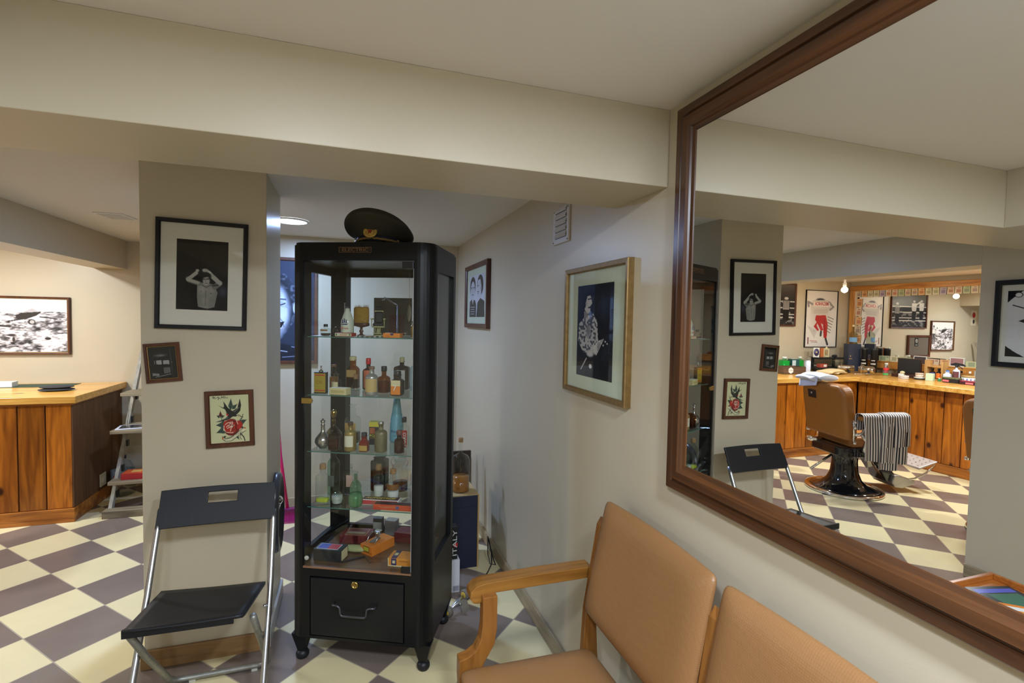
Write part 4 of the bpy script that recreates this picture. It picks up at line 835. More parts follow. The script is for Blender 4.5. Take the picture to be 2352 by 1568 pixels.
boxo('red_label', (-.004, -.0182, .006), (.020, -.0176, .085), P_RED, t); text('label_lettering', 'JARKO', .019, P_WH, t, (.0085, -.0186, .043), rot=(pi/2, -pi/2, 0), ext=.0001, width=.066, bold=.0005)
bottle('small reddish plastic bottle at the right front of the third cabinet shelf', T(3, .158, -.150), CAT, .102, .045, glass('red_brown_plastic', (.46, .22, .16)), 'round', .60, .46, LQ_R, .40, flat((96, 60, 50)), .2)
carton('tall yellow green carton at the right end of the third cabinet shelf', T(3, .195, .02), CAT, .040, .030, .172, flat((186, 186, 112), .5), [('border', 'f', (.1, .05, .14, .95), P_BLK), ('border', 'f', (.88, .05, .92, .95), P_BLK), ('print', 'f', (.3, .55, .7, .57), P_BLK), ('print', 'f', (.3, .48, .7, .49), P_BLK), ('print', 'f', (.4, .8, .6, .86), P_TAN)])
t = thing('silver_rosette', 'small silver openwork ornament at the far right of the third cabinet shelf', 'ornament', T(3, .222, -.10), CAT)
b = MB()
for k in range(8): a = 2*pi*k/8; b.ball((.010*cos(a), 0, .015+.010*sin(a)), .0045, 10)
b.ball((0, 0, .015), .007, 12); b.build('rosette', CHROME, t)
# --- fourth shelf
bottle('clear square corked bottle with a little yellow liquid on the fourth cabinet shelf', T(4, -.210, -.140), CAT, .182, .058, CLEAR, 'square', .74, .40, LQ_Y, .12, CORK, .14, cap_w=.028, sy=.6)
bottle('tall pale green glass bottle behind the corked square bottle', T(4, -.212, -.030), CAT, .235, .058, glass('aqua_glass', (.66, .84, .74)), 'round', .62, .40, None, 0, None, lab=flat((70, 84, 76)), lab_z=(.2, .42), lab_a=.5)
bottle('round clear ball shaped scent bottle on the fourth cabinet shelf', T(4, -.140, -.140), CAT, .084, .054, CLEAR, 'round', liquid=mat('milky_liquid', srgb((170, 174, 160)), .2), fill=.5, cap=G_GRN, cap_h=.18, cap_w=.022, body=[(.4, 0), (.75, .06), (1, .28), (.92, .52), (.5, .68), (.28, .74), (.3, 1)], name='scent_bottle')
bottle('flat clear rectangular bottle with a pink label on the fourth cabinet shelf', T(4, -.130, -.02), CAT, .150, .066, CLEAR, 'square', .80, .22, None, 0, CLEAR, .14, lab=flat((186, 154, 140)), lab_z=(.28, .66), lab_a=.42, sy=.5)
bottle('green bell shaped bottle with a glass stopper at the front of the fourth cabinet shelf', T(4, -.040, -.165), CAT, .150, .066, G_GRN, 'round', liquid=LQ_G, fill=.42, cap=None, body=[(.6, 0), (.9, .04), (1, .14), (.98, .26), (.80, .42), (.72, .56), (.78, .58), (.78, .64), (.5, .76), (.2, .82), (.2, 1)], name='bell_bottle')
bottle('narrow corked jar half full of white powder on the fourth cabinet shelf', T(4, .012, -.02), CAT, .156, .048, CLEAR, 'round', .66, .55, PWD, .38, CORK, .18, cap_w=.028)
t = bottle('wide clip top jar of brown liquid at the back of the fourth cabinet shelf', T(4, .088, .070), CAT, .170, .078, CLEAR, 'round', .78, .62, LQ_B, .30, CLEAR, .10, cap_w=.062, name='clip_jar', cat='jar'); MB().tube([(-.034, -.01, .125), (-.046, -.012, .15), (-.030, -.01, .172), (.03, -.01, .172), (.046, -.012, .15), (.034, -.01, .125)], .0012, 6).build('wire_clip', STEEL, t)
bottle('corked jar with white salt under brown granules on the fourth cabinet shelf', T(4, .098, -.058), CAT, .150, .056, CLEAR, 'round', .62, .50, PWD, .34, CORK, .16, cap_w=.028, lab=flat((120, 84, 44)), lab_z=(.36, .54), lab_a=1.4)
bottle('dark red bottle with a cream band at the right of the fourth cabinet shelf', T(4, .205, -.05), CAT, .176, .044, mat('dark_red_glass', srgb((44, 14, 14)), .08), 'round', .70, .5, None, 0, None, lab=P_CR, lab_z=(.30, .44), lab_a=1.5)
bottle('large dark square decanter at the back of the fourth cabinet shelf', T(4, -.018, .07), CAT, .180, .074, glass('grey_smoked_glass', (.34, .34, .32)), 'square', .88, .6, LQ_B, .6, CLEAR, .08, cap_w=.05)
t = carton('white bordered red and yellow razor box at the front of the fourth cabinet shelf', T(4, .060, -.112), CAT+.03, .180, .045, .024, P_WH, [('red_front', 'f', (.04, .1, .28, .9), flat((176, 30, 50), .4)), ('dark_top', 't', (.03, .08, .97, .92), flat((70, 26, 30), .4)), ('red_band', 'f', (.28, .1, .97, .9), flat((160, 60, 50)))])
text('box_lettering', 'AUTOSTROP', .024, P_YEL, t, (0, .0, .0252), rot=(0, 0, 0), ext=.0001, width=.14, bold=.0008)
t = carton('long red orange razor box in front on the fourth cabinet shelf', T(4, .140, -.168), CAT, .175, .038, .025, flat((178, 66, 36), .42), [('dark_top', 't', (.02, .08, .98, .92), flat((60, 30, 34), .4)), ('blue_seal', 'f', (.60, .3, .68, .8), flat((70, 84, 120)))])
text('box_lettering', 'PARA HOJAS DE AFEITAR', .007, P_TAN, t, (-.02, -.0197, .014), ext=.0001)
# --- cabinet floor
t = carton('flat dark red box with a picture lid at the back left of the cabinet', T(5, -.135, .075), CAT+.06, .150, .095, .040, P_MAR, [('lid_border', 't', (.14, .1, .86, .9), P_TAN), ('lid_picture', 't', (.16, .14, .84, .86), P_MAR), ('pale_band', 't', (.2, .25, .8, .5), flat((150, 140, 118))), ('dark_band', 'f', (.48, 0, .62, 1), flat((70, 10, 18)))])
t = thing('towelling_pouch', 'pale green towelling pouch behind the black safety razor box', 'pouch', T(5, -.090, -.052), CAT)
o = MB().ball((0, 0, .016), .016, 20, sc=(4.4, 1.5, 1)).build('pouch', mat('pale_towelling', srgb((160, 164, 112)), .95, bump=.8, bscale=300), t)
t = carton('black box with a blue and red printed lid on the cabinet floor', T(5, -.175, -.130), CAT-.02, .135, .070, .055, flat((30, 34, 38), .35), [('lid_white', 't', (.08, .12, .84, .88), P_WH), ('lid_blue', 't', (.095, .16, .46, .84), flat((60, 74, 156))), ('lid_red', 't', (.46, .16, .825, .84), flat((180, 44, 40))), ('pale_end', 'r', (.1, .1, .9, .9), P_CR)])
t = carton('orange lidded clipper box standing in the middle of the cabinet floor', T(5, .005, -.01), CAT-.45, .080, .145, .045, flat((214, 122, 34), .45), [('label_border', 'f', (.28, .35, .76, .92), P_BLK), ('label', 'f', (.31, .42, .73, .86), flat((190, 180, 50))), ('lid_edge', 'f', (-.01, .28, 1.01, .32), flat((150, 80, 20)))])
t = thing('hair_clippers', 'nickel hand clippers with open handles lying on the orange box', 'clippers', T(5, .0, .0, .4515+.0458), CAT-.25)
MB().prism(rrect(-.017, .017, -.006, .020, (.006,)*4, 4), .030, .040).build('blade_head', mat('nickel', (.5, .5, .48), .25, 1), t, bevel=.001)
for sx in (-1, 1): MB().tube([(sx*.008, .0, .034), (sx*.018, -.012, .030), (sx*.026, -.016, .034), (sx*.033, -.012, .030)] if False else [(sx*.006, 0, .034), (sx*.020, -.01, .036), (sx*.026, -.03, .024), (sx*.024, -.055, .003)], .0028, 8).build('handle', mat('nickel'), t)
MB().ball((0, -.004, .030), .010, 14).build('screw', mat('nickel'), t); boxo('body_plate', (-.012, -.05, .001), (.012, .012, .006), OLDSTEEL, t, .002); MB().tube([(0, 0, .004), (0, 0, .032)], .004, 8).build('pivot', mat('nickel'), t)
carton('second dark red box at the back right of the cabinet floor', T(5, .120, .110), CAT-.1, .120, .080, .050, P_MAR, [('lid_border', 't', (.08, .1, .92, .9), P_TAN), ('lid_panel', 't', (.09, .12, .91, .88), flat((112, 40, 46)))])
t = carton('orange and purple cardboard box at the right front of the cabinet floor', T(5, .170, -.125), CAT-.02, .110, .075, .038, flat((216, 140, 48), .45), [('cream_base', 'f', (0, 0, 1, .14), P_CR), ('purple_front', 'f', (.14, .16, .36, .96), P_NAVY), ('purple_top', 't', (.14, 0, .36, 1), P_NAVY), ('seal', 'f', (.19, .38, .31, .72), P_CR), ('seal', 't', (.18, .35, .32, .65), P_CR), ('cream_side', 'f', (0, .14, .03, 1), P_CR)])
text('box_lettering', 'NACIONAL', .008, flat((110, 60, 40)), t, (.018, -.0382, .026), ext=.0001)
t = thing('straight_razor', 'half open black straight razor lying at the front of the cabinet floor', 'razor', T(5, -.020, -.095, .4520), CAT)
MB().prism(rrect(-.052, .052, -.0055, .0055, (.005,)*4, 4), 0, .006).build('scales', P_BLK, t, bevel=.001, rot=(0, 0, radians(38)), loc=(-.045, -.035, 0))
MB().prism([(-.005, -.004), (.030, -.005), (.066, -.006), (.066, .005), (.03, .004), (-.005, .003)], .001, .003).build('blade', mat('dull_blade', (.25, .26, .28), .3, .9), t, rot=(0, 0, radians(-46)), loc=(.0, .0, 0))
carton('white labelled jar standing at the back of the cabinet floor', T(5, -.060, .165), CAT, .048, .03, .085, flat((90, 94, 90), .3), [('label', 'f', (.02, .02, .98, .75), flat((176, 180, 176)))], 'jar', 'jar')
carton('pale grey open box at the back right of the cabinet floor', T(5, .010, .172), CAT-.1, .060, .045, .075, flat((150, 148, 150), .6), [('lid', 't', (0, 0, 1, 1), flat((176, 168, 150)))])
t = thing('eyeglass_frames', 'wire tool and small bottles cluster at the back right of the cabinet floor', 'tool', T(5, .215, .160), CAT)
MB().tube([(-.03, 0, .002), (-.02, 0, .07), (0, 0, .08), (.02, 0, .07), (.03, 0, .002)], .002, 8).build('wire', STEEL, t); MB().lathe([(.012, 0), (.012, .05), (.006, .06)], 14, mx=Matrix.Translation((0, .0, 0))).build('vial', G_OLD, t)

# ================================================================== FOLDING CHAIR
t = thing('folding_chair', 'black plastic folding chair with steel legs standing before the pillar', 'chair', (-1.465, 2.16, 0))
def rel(p): return (p[0]+1.465, p[1]-2.16, p[2])
# back panel: bent sheet with a hand slot
def chair_back():
    b = MB(); n = 16; xs = [-1.682+.442*i/n for i in range(n+1)]; rows = [0, .34, .52, .70, .82, 1.0]
    def P(u, v):
        x = -1.682+.440*u+(.004 if v > .5 else 0)*(1-2*u); y = 2.326+.068*v+.008*(1-(2*u-1)**2)-.004; z = .704+.138*v+.003*(1-(2*u-1)**2)*v
        return Vector(rel((x, y, z)))
    vs = []; vb = []
    us = [0, .02, .1, .2, .3, .40, .42, .5, .6, .64, .66, .75, .85, .92, .98, 1]; vv = [0, .04, .3, .50, .56, .84, .90, .97, 1]
    for v in vv:
        for u in us: p = P(u, v); vs.append(p)
    nu = len(us); fs = []
    th = Vector((0, .010, -.005))
    base = len(vs); allv = vs+[p+th for p in vs]
    hole = lambda i, j: us[i] >= .40 and us[i+1] <= .66 and vv[j] >= .56 and vv[j+1] <= .84
    cells = [(i, j) for j in range(len(vv)-1) for i in range(nu-1) if not hole(i, j)]; cs = set(cells)
    for i, j in cells:
        a = j*nu+i; q = (a, a+1, a+nu+1, a+nu); fs.append(q); fs.append(tuple(base+k for k in reversed(q)))
        for (di, dj, e) in ((0, -1, (a, a+1)), (0, 1, (a+nu+1, a+nu)), (-1, 0, (a+nu, a)), (1, 0, (a+1, a+nu+1))):
            if (i+di, j+dj) not in cs: fs.append((e[1], e[0], e[0]+base, e[1]+base))
    b.add(allv, fs, 0, False)
    return b
o = chair_back().build('backrest', BLACKP, t); q = o.modifiers.new('edge', 'BEVEL'); q.width = .0025; q.segments = 2; q.limit_method = 'ANGLE'; q.angle_limit = radians(50)
def chair_seat():
    # outline from the back left, tapering forward
    n = 14; vs = []; fs = []; us = [i/n for i in range(n+1)]; vv = [j/10 for j in range(11)]
    for v in vv:
        for u in us:
            xl = -1.642*(1-v)-1.672*v; xr = -1.262*(1-v)-1.300*v; x = xl+(xr-xl)*u; y = 2.262*(1-v)+1.975*v+.016*(1-(2*u-1)**2)*(1-v)-.01*u*v+(-.035*u*(1-v))
            z = .478+.012*v-.010*sin(pi*u)*(.4+.6*(1-v))+(.006 if v > .93 else 0); vs.append(Vector(rel((x, y, z))))
    N = len(vs); m = n+1; vs2 = [p+Vector((0, 0, -.012)) for p in vs]
    for j in range(10):
        for i in range(n): a = j*m+i; fs.append((a, a+1, a+m+1, a+m)); fs.append((N+a, N+a+m, N+a+m+1, N+a+1))
    for i in range(n): fs.append((i, N+i, N+i+1, i+1)); a = 10*m+i; fs.append((a, a+1, N+a+1, N+a))
    for j in range(10): a = j*m; fs.append((a, a+m, N+a+m, N+a)); a = j*m+n; fs.append((a, N+a, N+a+m, a+m))
    b = MB(); b.add(vs+vs2, fs, 0, True)
    # front lip, stopping short of the right corner
    p0 = Vector(rel((-1.672, 1.975, .496))); p1 = Vector(rel((-1.330, 1.966, .496))); dn = Vector((0, 0, -.030)); bk = Vector((0, .008, 0))
    b.add([p0, p1, p1+dn, p0+dn, p0+bk, p1+bk, p1+dn+bk, p0+dn+bk], [(0,1,2,3),(4,7,6,5),(0,4,5,1),(3,2,6,7),(0,3,7,4),(1,5,6,2)])
    return b
chair_seat().build('seat', BLACKP, t)
for sx, xx in ((-1, -1.678), (1, -1.243)):
    pts = [rel((xx-.006*sx, 2.352, .735)), rel((xx-.003*sx, 2.332, .70)), rel((xx, 2.226, .48)), rel((xx, 2.04, .18)), rel((xx-.004*sx, 1.955, .018))]
    lg = MB().tube(pts, .0115, 12).build('leg', STEEL, t); MB().tube([rel((xx-.004*sx, 1.957, .022)), rel((xx-.004*sx, 1.950, .0))], .0145, 12).build('foot', BLACKP, lg)
    MB().ball(rel((xx-.014*sx, 2.17, .405)), .008, 10).build('rivet', STEEL, lg)
pts = [rel((-1.655, 1.99, .470)), rel((-1.652, 2.13, .30)), rel((-1.648, 2.355, .055)), rel((-1.635, 2.388, .022)), rel((-1.60, 2.395, .016)), rel((-1.32, 2.395, .016)), rel((-1.285, 2.388, .022)), rel((-1.272, 2.355, .055)), rel((-1.268, 2.13, .30)), rel((-1.270, 1.99, .470))]
uf = MB().tube(pts, .0125, 12).build('rear_leg_frame', OLDSTEEL, t)
for xx in (-1.57, -1.33): boxo('foot', tuple(a-b_ for a, b_ in zip(rel((xx, 2.395, .007)), (.012, .012, .007))), tuple(a+b_ for a, b_ in zip(rel((xx, 2.395, .007)), (.012, .012, .004))), flat((190, 190, 176)), uf)

# ================================================================== WAITING BENCH
t = thing('waiting_bench', 'tan vinyl two seat waiting bench with oak arm under the wall mirror', 'bench', (0, 1.53, 0))
def pillow(name, rows, cols, fn, thick, mtl, par):
    """closed padded panel: fn(u,v)->(centre point, normal)"""
    vs = []; fs = []; n = cols; m = rows
    def e(u): return min(1, (1-abs(2*u-1)**7))**.5
    for side in (1, -1):
        for j in range(m+1):
            for i in range(n+1):
                u, v = i/n, j/m; p, nn = fn(u, v); k = (e(u)*e(v)); k = max(k, .0); vs.append(Vector(p)+Vector(nn)*side*thick*(.30+.70*k))
    N = (m+1)*(n+1); W_ = n+1
    for j in range(m):
        for i in range(n): a = j*W_+i; fs.append((a, a+1, a+W_+1, a+W_)); fs.append((N+a, N+a+W_, N+a+W_+1, N+a+1))
    for i in range(n): fs.append((i, N+i, N+i+1, i+1)); a = m*W_+i; fs.append((a, a+1, N+a+1, N+a))
    for j in range(m): a = j*W_; fs.append((a, a+W_, N+a+W_, N+a)); a = j*W_+n; fs.append((a, N+a, N+a+W_, a+W_))
    return MB().add(vs, fs, 0, True).build(name, mtl, par, subsurf=1)
for k in range(2):
    yo = -k*.575
    def fb(u, v, yo=yo):
        # u along y (towards camera), v up; slightly hollow and curved
        y = yo-.005-.550*u; bow = .030*(1-(2*u-1)**2); z = .570+.385*v-.012*(1-(2*u-1)**2)*(1-v)*2
        x = -.150+.078*v+bow*.6; return (x, y, z), Vector((-.98, 0, .19))
    pillow('backrest', 12, 14, fb, .030, TAN, t)
    def fs_(u, v, yo=yo):
        return (-.130-.47*v, yo-.012-.540*u, .430+.012*v+.006*(1-(2*u-1)**2)), Vector((0, 0, 1))
    pillow('seat', 12, 12, fs_, .034, TAN, t)
for k, yy in enumerate((.014, -.567, -1.142)):
    MB().prism([(-.045, 0), (-.095, 0), (-.150, .40), (-.142, .56), (-.094, .86), (-.078, .885), (-.062, .86), (-.102, .56), (-.092, .40)], yy-.014, yy+.014, axis=1).build('rear_post', OAKZ, t, bevel=.003)
boxo('side_rail', (-.565, .004, .355), (-.13, .028, .400), OAK, t, .003); boxo('front_rail', (-.580, -1.14, .345), (-.552, .03, .395), OAKZ, t, .003); boxo('back_rail', (-.160, -1.14, .345), (-.135, .03, .395), OAKZ, t, .003)
ax = .075
arm = [(-.098, .652), (-.098, .692), (-.30, .694), (-.50, .690), (-.530, .682), (-.548, .664), (-.550, .642), (-.538, .626), (-.518, .622), (-.503, .632), (-.500, .646), (-.490, .652)]
MB().prism([(x, z) for x, z in arm], ax-.03, ax+.03, axis=1).build('armrest', OAK, t, bevel=.003)
MB().prism([(-.512, .655), (-.462, .655), (-.462, .540), (-.470, .490), (-.500, .440), (-.520, .400), (-.522, .0), (-.565, .0), (-.590, .395), (-.590, .455), (-.560, .462), (-.535, .478), (-.518, .510), (-.512, .56)], ax-.055, ax-.012, axis=1).build('arm_post', OAKZ, t, bevel=.003)
MB().prism([(-.555, .36), (-.515, .36), (-.522, 0), (-.550, 0)], -1.16, -1.12, axis=1).build('front_leg', OAKZ, t, bevel=.003)

# ================================================================== ALCOVE GOODS
t = thing('storage_chest', 'dark navy trunk standing on end in the alcove right of the display cabinet', 'trunk', (-.235, 3.12, 0))
boxo('body', (-.115, -.105, .0), (.085, .15, .455), mat('navy_trunk', srgb((24, 30, 52)), .55, noise=.2, nscale=30), t, .004); boxo('lid', (-.117, -.108, .395), (.087, .152, .468), mat('navy_trunk'), t, .004)
boxo('pale_edge', (.083, -.109, .0), (.092, -.098, .47), P_TAN, t); boxo('top_cloth', (-.118, -.109, .468), (.088, .152, .474), flat((176, 152, 104), .8), t, .001)
bottle('large clear demijohn bottle with amber spirit on top of the navy trunk', (-.248, 3.10, .4745), 0, .345, .120, CLEAR, 'round', .60, .20, LQ_A, .30, CORK, .08, cap_w=.03, name='demijohn')
for i, (x0, y, hh, lb) in enumerate(((-.175, 3.42, .545, 'tall dark wooden board leaning in the alcove corner behind the trunk'), (-.135, 3.62, .48, 'middle dark wooden board leaning behind the trunk'), (-.095, 3.80, .40, 'shortest dark wooden board leaning against the right wall behind the trunk'))):
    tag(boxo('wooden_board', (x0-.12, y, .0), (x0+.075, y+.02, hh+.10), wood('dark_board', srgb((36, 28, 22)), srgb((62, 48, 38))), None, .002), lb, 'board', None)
t = carton('white box with a black upright label standing behind the cabinet by the trunk', (-.385, 2.80, 0), 0, .130, .08, .19, flat((206, 208, 214), .5), [('small_print', 'f', (.70, .04, .97, .2), flat((150, 150, 160)))])
t = carton('narrow black box with white and red lettering on top of the white box', (-.40, 2.80, .191), 0, .135, .06, .19, P_BLK, [('red_square', 'f', (.84, .38, 1.0, .50), P_RED)])
text('upright_lettering', 'ITALY', .036, P_WH, t, (.052, -.0310, .095), rot=(pi/2, -pi/2, 0), ext=.0001, width=.15)
t = thing('skateboard_truck', 'metal skateboard truck with two yellow cored wheels on the floor by the cabinet foot', 'skateboard truck', (-.375, 2.575, 0), .62)
b = MB(); b.prism(rrect(-.028, .028, -.04, .04, (.008,)*4, 4), .0, .006); b.build('baseplate', STEEL, t, loc=(.035, -.022, .018), rot=(radians(60), 0, 0), bevel=.001)
MB().tube([(-.055, 0, .032), (-.02, 0, .040), (0, -.008, .048), (.02, 0, .050), (.058, 0, .064)], .008, 12, rs=[.006, .011, .018, .011, .006]).build('hanger', STEEL, t)
MB().lathe([(.008, 0), (.008, .01), (.005, .012)], 6, mx=Matrix.Translation((0, -.022, .048)) @ Matrix.Rotation(pi/2, 4, 'X')).build('king_bolt', OLDSTEEL, t)
for sx in (-1, 1):
    mxw = Matrix.Translation((sx*.066, 0, .028 if sx < 0 else .066)) @ Matrix.Rotation(pi/2, 4, 'Y')
    wh = MB().lathe([(.012, -.014), (.020, -.016), (.027, -.010), (.027, .010), (.020, .016), (.012, .014)], 28, mx=mxw).build('wheel', flat((112, 104, 92), .5), t)
    MB().lathe([(.006, -.0165), (.0165, -.0168), (.0165, .0168), (.006, .0165)], 24, mx=mxw).build('wheel_core', flat((196, 164, 60), .4), wh)
o = MB().tube([(-.30, 2.66, .004), (-.24, 2.70, .004), (-.18, 2.80, .004), (-.10, 2.93, .004), (-.05, 3.02, .004), (-.03, 3.10, .03), (-.035, 3.14, .10), (-.05, 3.12, .14), (-.07, 3.05, .06), (-.06, 3.02, .004), (-.03, 3.00, .004), (-.03, 3.06, .02), (-.04, 3.16, .12)], .0035, 8).build('power_cable', P_BLK); tag(o, 'black power cable looped on the floor between the trunk and the right wall', 'cable')
t = thing('folded_hood_dryer', 'large black oval dish with a chrome knob fixed to the right side of the pillar', 'basin', (-1.2997, 2.79, .56))
b = MB(); vs = []; fs = []
for r, d in ((1.0, .0), (1.02, .012), (.98, .030), (.90, .034), (.84, .020), (.5, .008), (.02, .005)):
    for k in range(40): a = 2*pi*k/40; vs.append((d+.0+.030*(r if d > .0 else r)*0, .135*r*cos(a), .205*r*sin(a)))
for j in range(6):
    for k in range(40): a = j*40+k; c = j*40+(k+1) % 40; fs.append((a, c, c+40, a+40))
fs.append(tuple(range(40)))
b.add(vs, fs, 0, True).build('dish', mat('grey_black_rim', (.05, .052, .06), .3), t, rot=(0, 0, 0))
MB().ball((.022, -.02, .07), .022, 16).build('knob', CHROME, t); MB().tube([(.012, -.06, .0), (.03, -.02, .055)], .006, 8).build('strap', CHROME, t)
t = thing('broom', 'magenta broom leaning against the alcove back wall behind the pillar', 'broom', (-1.385, 4.08, 0))
MB().tube([(0.012, 0, .10), (-.05, .10, .50), (-.105, .26, 1.05)], .012, 10).build('handle', flat((206, 22, 96), .35), t)
boxo('head', (-.07, -.02, .085), (.09, .02, .115), flat((120, 20, 90), .4), t, .006)
b = MB()
for i in range(40): x = -.066+.152*(i % 20)/19; y = -.012+.024*(i//20); b.add([(x-.003, y, .09), (x+.003, y, .09), (x*1.15+.004, y*1.8, 0), (x*1.15-.003, y*1.8, 0)], [(0,1,2,3)])
b.build('bristles', flat((176, 26, 128), .6), t)

# ================================================================== LADDER SHELF AND FLOOR GOODS LEFT OF THE PILLAR
t = thing('ladder_shelf', 'weathered ladder shelf leaning on the far wall between counter and pillar', 'shelf', (-2.49, 4.55, 0))
for sx in (-.205, .215):
    rl = MB().add([(sx-.012, 0, 0), (sx+.012, 0, 0), (sx+.012, .05, 0), (sx-.012, .05, 0), (sx-.012, .76, 1.35), (sx+.012, .76, 1.35), (sx+.012, .81, 1.35), (sx-.012, .81, 1.35)], [(0,3,2,1),(4,5,6,7),(0,1,5,4),(1,2,6,5),(2,3,7,6),(3,0,4,7)]).build('side_rail', wood('grey_ladder_upright', srgb((128, 124, 112)), srgb((166, 160, 144)), axis=2, rough=.6), t)
    for k in range(5):
        z = .12+.18*k; boxo('black_bracket', (sx+.012*(1 if sx < 0 else -1)-.002, .045+.56*z, z), (sx+.012*(1 if sx < 0 else -1)+.012, .08+.56*z, z+.05), P_BLK, rl)
boxo('foot_bar', (-.235, -.03, 0), (.235, .05, .06), GREYW, t, .004)
for z, y0_, dp in ((.262, .05, .24), (.655, .10, .34), (.925, .30, .26)): boxo('shelf_board', (-.225, y0_, z-.028), (.235, y0_+dp, z), GREYW, t, .003)
MB().tube([(-.2, .40, .925), (-.19, .36, .80), (-.175, .3, .66)], .0018, 6).build('wire', flat((120, 110, 96)), t)
t = thing('tablet', 'white framed tablet lying on the middle step of the ladder shelf', 'tablet', (-2.60, 4.76, .6555), .15)
boxo('case', (-.10, -.085, 0), (.13, .085, .008), flat((206, 210, 220), .3), t, .003); boxo('screen', (-.08, -.068, .008), (.11, .068, .0086), mat('dark_screen', (.03, .03, .035), .08), t)
carton('red and orange game box on the lowest step of the ladder shelf', (-2.555, 4.70, .2625), 0, .17, .13, .048, flat((158, 30, 36), .4), [('lid_art', 't', (.02, .02, .98, .98), flat((204, 84, 40), .45)), ('lid_art_patch', 't', (.3, .3, .7, .8), flat((220, 170, 90)))])
t = thing('water_bottle', 'large clear water bottle with a blue and white label beside the counter end', 'bottle', (-2.80, 5.12, 0))
MB().lathe([(.07, 0), (.085, .01), (.085, .11), (.080, .13), (.085, .15), (.085, .23), (.05, .29), (.022, .305), (.022, .325)], 24).build('bottle_body', glass('thin_plastic', (.86, .90, .93)), t); MB().lathe([(.024, .32), (.024, .345)], 16).build('cap', flat((30, 40, 90)), t); patch(.085, .14, .22, pi, flat((170, 190, 214)), 'label', t); patch(.086, .165, .19, .5, P_RED, 'red_mark', t)

# ================================================================== PINE COUNTERS
TOPZ = .957
def counter(name, label, x0, x1, yf, yb, rz=0, loc=(0,0,0), endR=True, top=PINET):
    """front face looks to -y in local space"""
    t = thing(name, label, 'counter', loc, rz)
    boxo('plinth', (x0, yf-.012, 0), (x1+(.012 if endR else 0), yb, .105), PINEH, t, .003)
    b = MB(); x = x0; i = 0
    b.box((x0, yf+.012, .105), (x1, yb, TOPZ-.055))
    bd = MB()
    while x < x1-.01:
        w_ = min([.165, .175, .15, .17][i % 4], x1-x); bd.box((x+.004, yf, .108), (x+w_-.004, yf+.02, TOPZ-.060)); x += w_; i += 1
    b.build('carcass', mat('dark_groove', (.03, .015, .008), .7), t); bd.build('front_boards', PINE, t, bevel=.003)
    if endR:
        eb = MB(); y = yf
        while y < yb-.02: w_ = min(.16, yb-y); eb.box((x1-.004, y+.003, .108), (x1+.006, y+w_-.003, TOPZ-.060)); y += w_
        eb.build('end_boards', wood('shaded_end_boards', srgb((74, 46, 24)), srgb((104, 68, 36)), axis=2, rough=.6), t, bevel=.002)  # end boards coloured darker to carry the shade on that side
    boxo('moulding', (x0, yf-.018, TOPZ-.066), (x1+(.020 if endR else 0), yb, TOPZ-.052), PINEH, t, .003)
    return t
ca_ = counter('pine_counter', 'knotty pine fronted counter running along the far wall of the barber nook', 0, 2.305, 0, .86, loc=(-5.21, 4.535, 0))
boxo('socket', (2.312, .40, .13), (2.322, .50, .235), flat((196, 190, 170), .4), ca_, .003); boxo('socket_rocker', (2.321, .43, .16), (2.325, .47, .205), flat((210, 206, 190), .4), bpy.data.objects['socket'], .001)
cb_ = counter('pine_counter', 'knotty pine fronted counter below the banknote mirror on the nook wall', -3.0, -.092, 0, .86, rz=pi/2-.049, loc=(-5.21, 4.62, 0), endR=False)
bt = MB(); poly = [(-2.862, 4.495), (-5.13, 4.495), (-5.265, 1.75), (-6.14, 1.75), (-6.10, 5.395), (-2.862, 5.395)]
tag(MB().prism(poly, TOPZ-.052, TOPZ).build('worktop', PINET, None, bevel=.004), 'continuous L shaped pale varnished pine worktop on both counters', 'worktop')

# --- left end of the counter (seen directly)
t = thing('green_mat', 'dark green cutting mat lying on the worktop beside the far wall', 'mat', (-3.42, 5.20, TOPZ), 0)
boxo('mat', (-.35, -.10, 0), (.25, .12, .003), flat((34, 62, 48), .6), t, .001)
t = thing('folded_towel', 'folded dark charcoal towel on the right end of the worktop', 'towel', (-3.135, 4.85, TOPZ), .12)
for i, (s_, z) in enumerate(((1.0, .011), (.94, .030))): MB().ball((0, .01*i, z), .011, 24, sc=(10.5*s_, 7*s_, 1.05)).build('fold', mat('charcoal_terry', srgb((46, 46, 48)), .95, bump=.8, bscale=260), t)
carton('small white box on the green mat at the left picture edge', (-3.63, 5.16, TOPZ+.003), .1, .15, .10, .040, P_WH)

# ================================================================== BANKNOTE MIRROR ON THE NOOK WALL
MT = -0.049                                     # the nook wall is slightly out of square
def WB(y, z, off=0.0):                          # a point on that wall at height z
    return (-6.156+.049*(y-4.5)+off*cos(MT), y, z)
t = thing('wall_mirror', 'wide mirror in a honey pine frame lined with banknotes above the nook counter', 'mirror', (-6.205, 4.5, 0), rot=(0, 0, MT))
my0, my1, mz0, mz1 = -2.3, .875, 1.02, 2.175
boxo('mirror_glass', (.004, my0+.04, mz0+.04), (.049, my1-.04, mz1-.04), MIRR, t)
HON = wood('honey_pine_rail', srgb((150, 92, 36)), srgb((204, 148, 76)), axis=1, rough=.3); HONZ = wood('honey_pine_upright', srgb((150, 92, 36)), srgb((204, 148, 76)), axis=2, rough=.3)
boxo('frame_rail', (0.0, my0, mz1-.075), (.068, my1, mz1), HON, t, .006); boxo('frame_rail', (0.0, my0, mz0), (.068, my1, mz0+.085), HON, t, .006); boxo('frame_ledge', (0, my0, mz0+.085), (.075, my1, mz0+.10), HON, t, .004)
boxo('frame_rail', (0.0, my1-.075, mz0), (.066, my1, mz1), HONZ, t, .006)
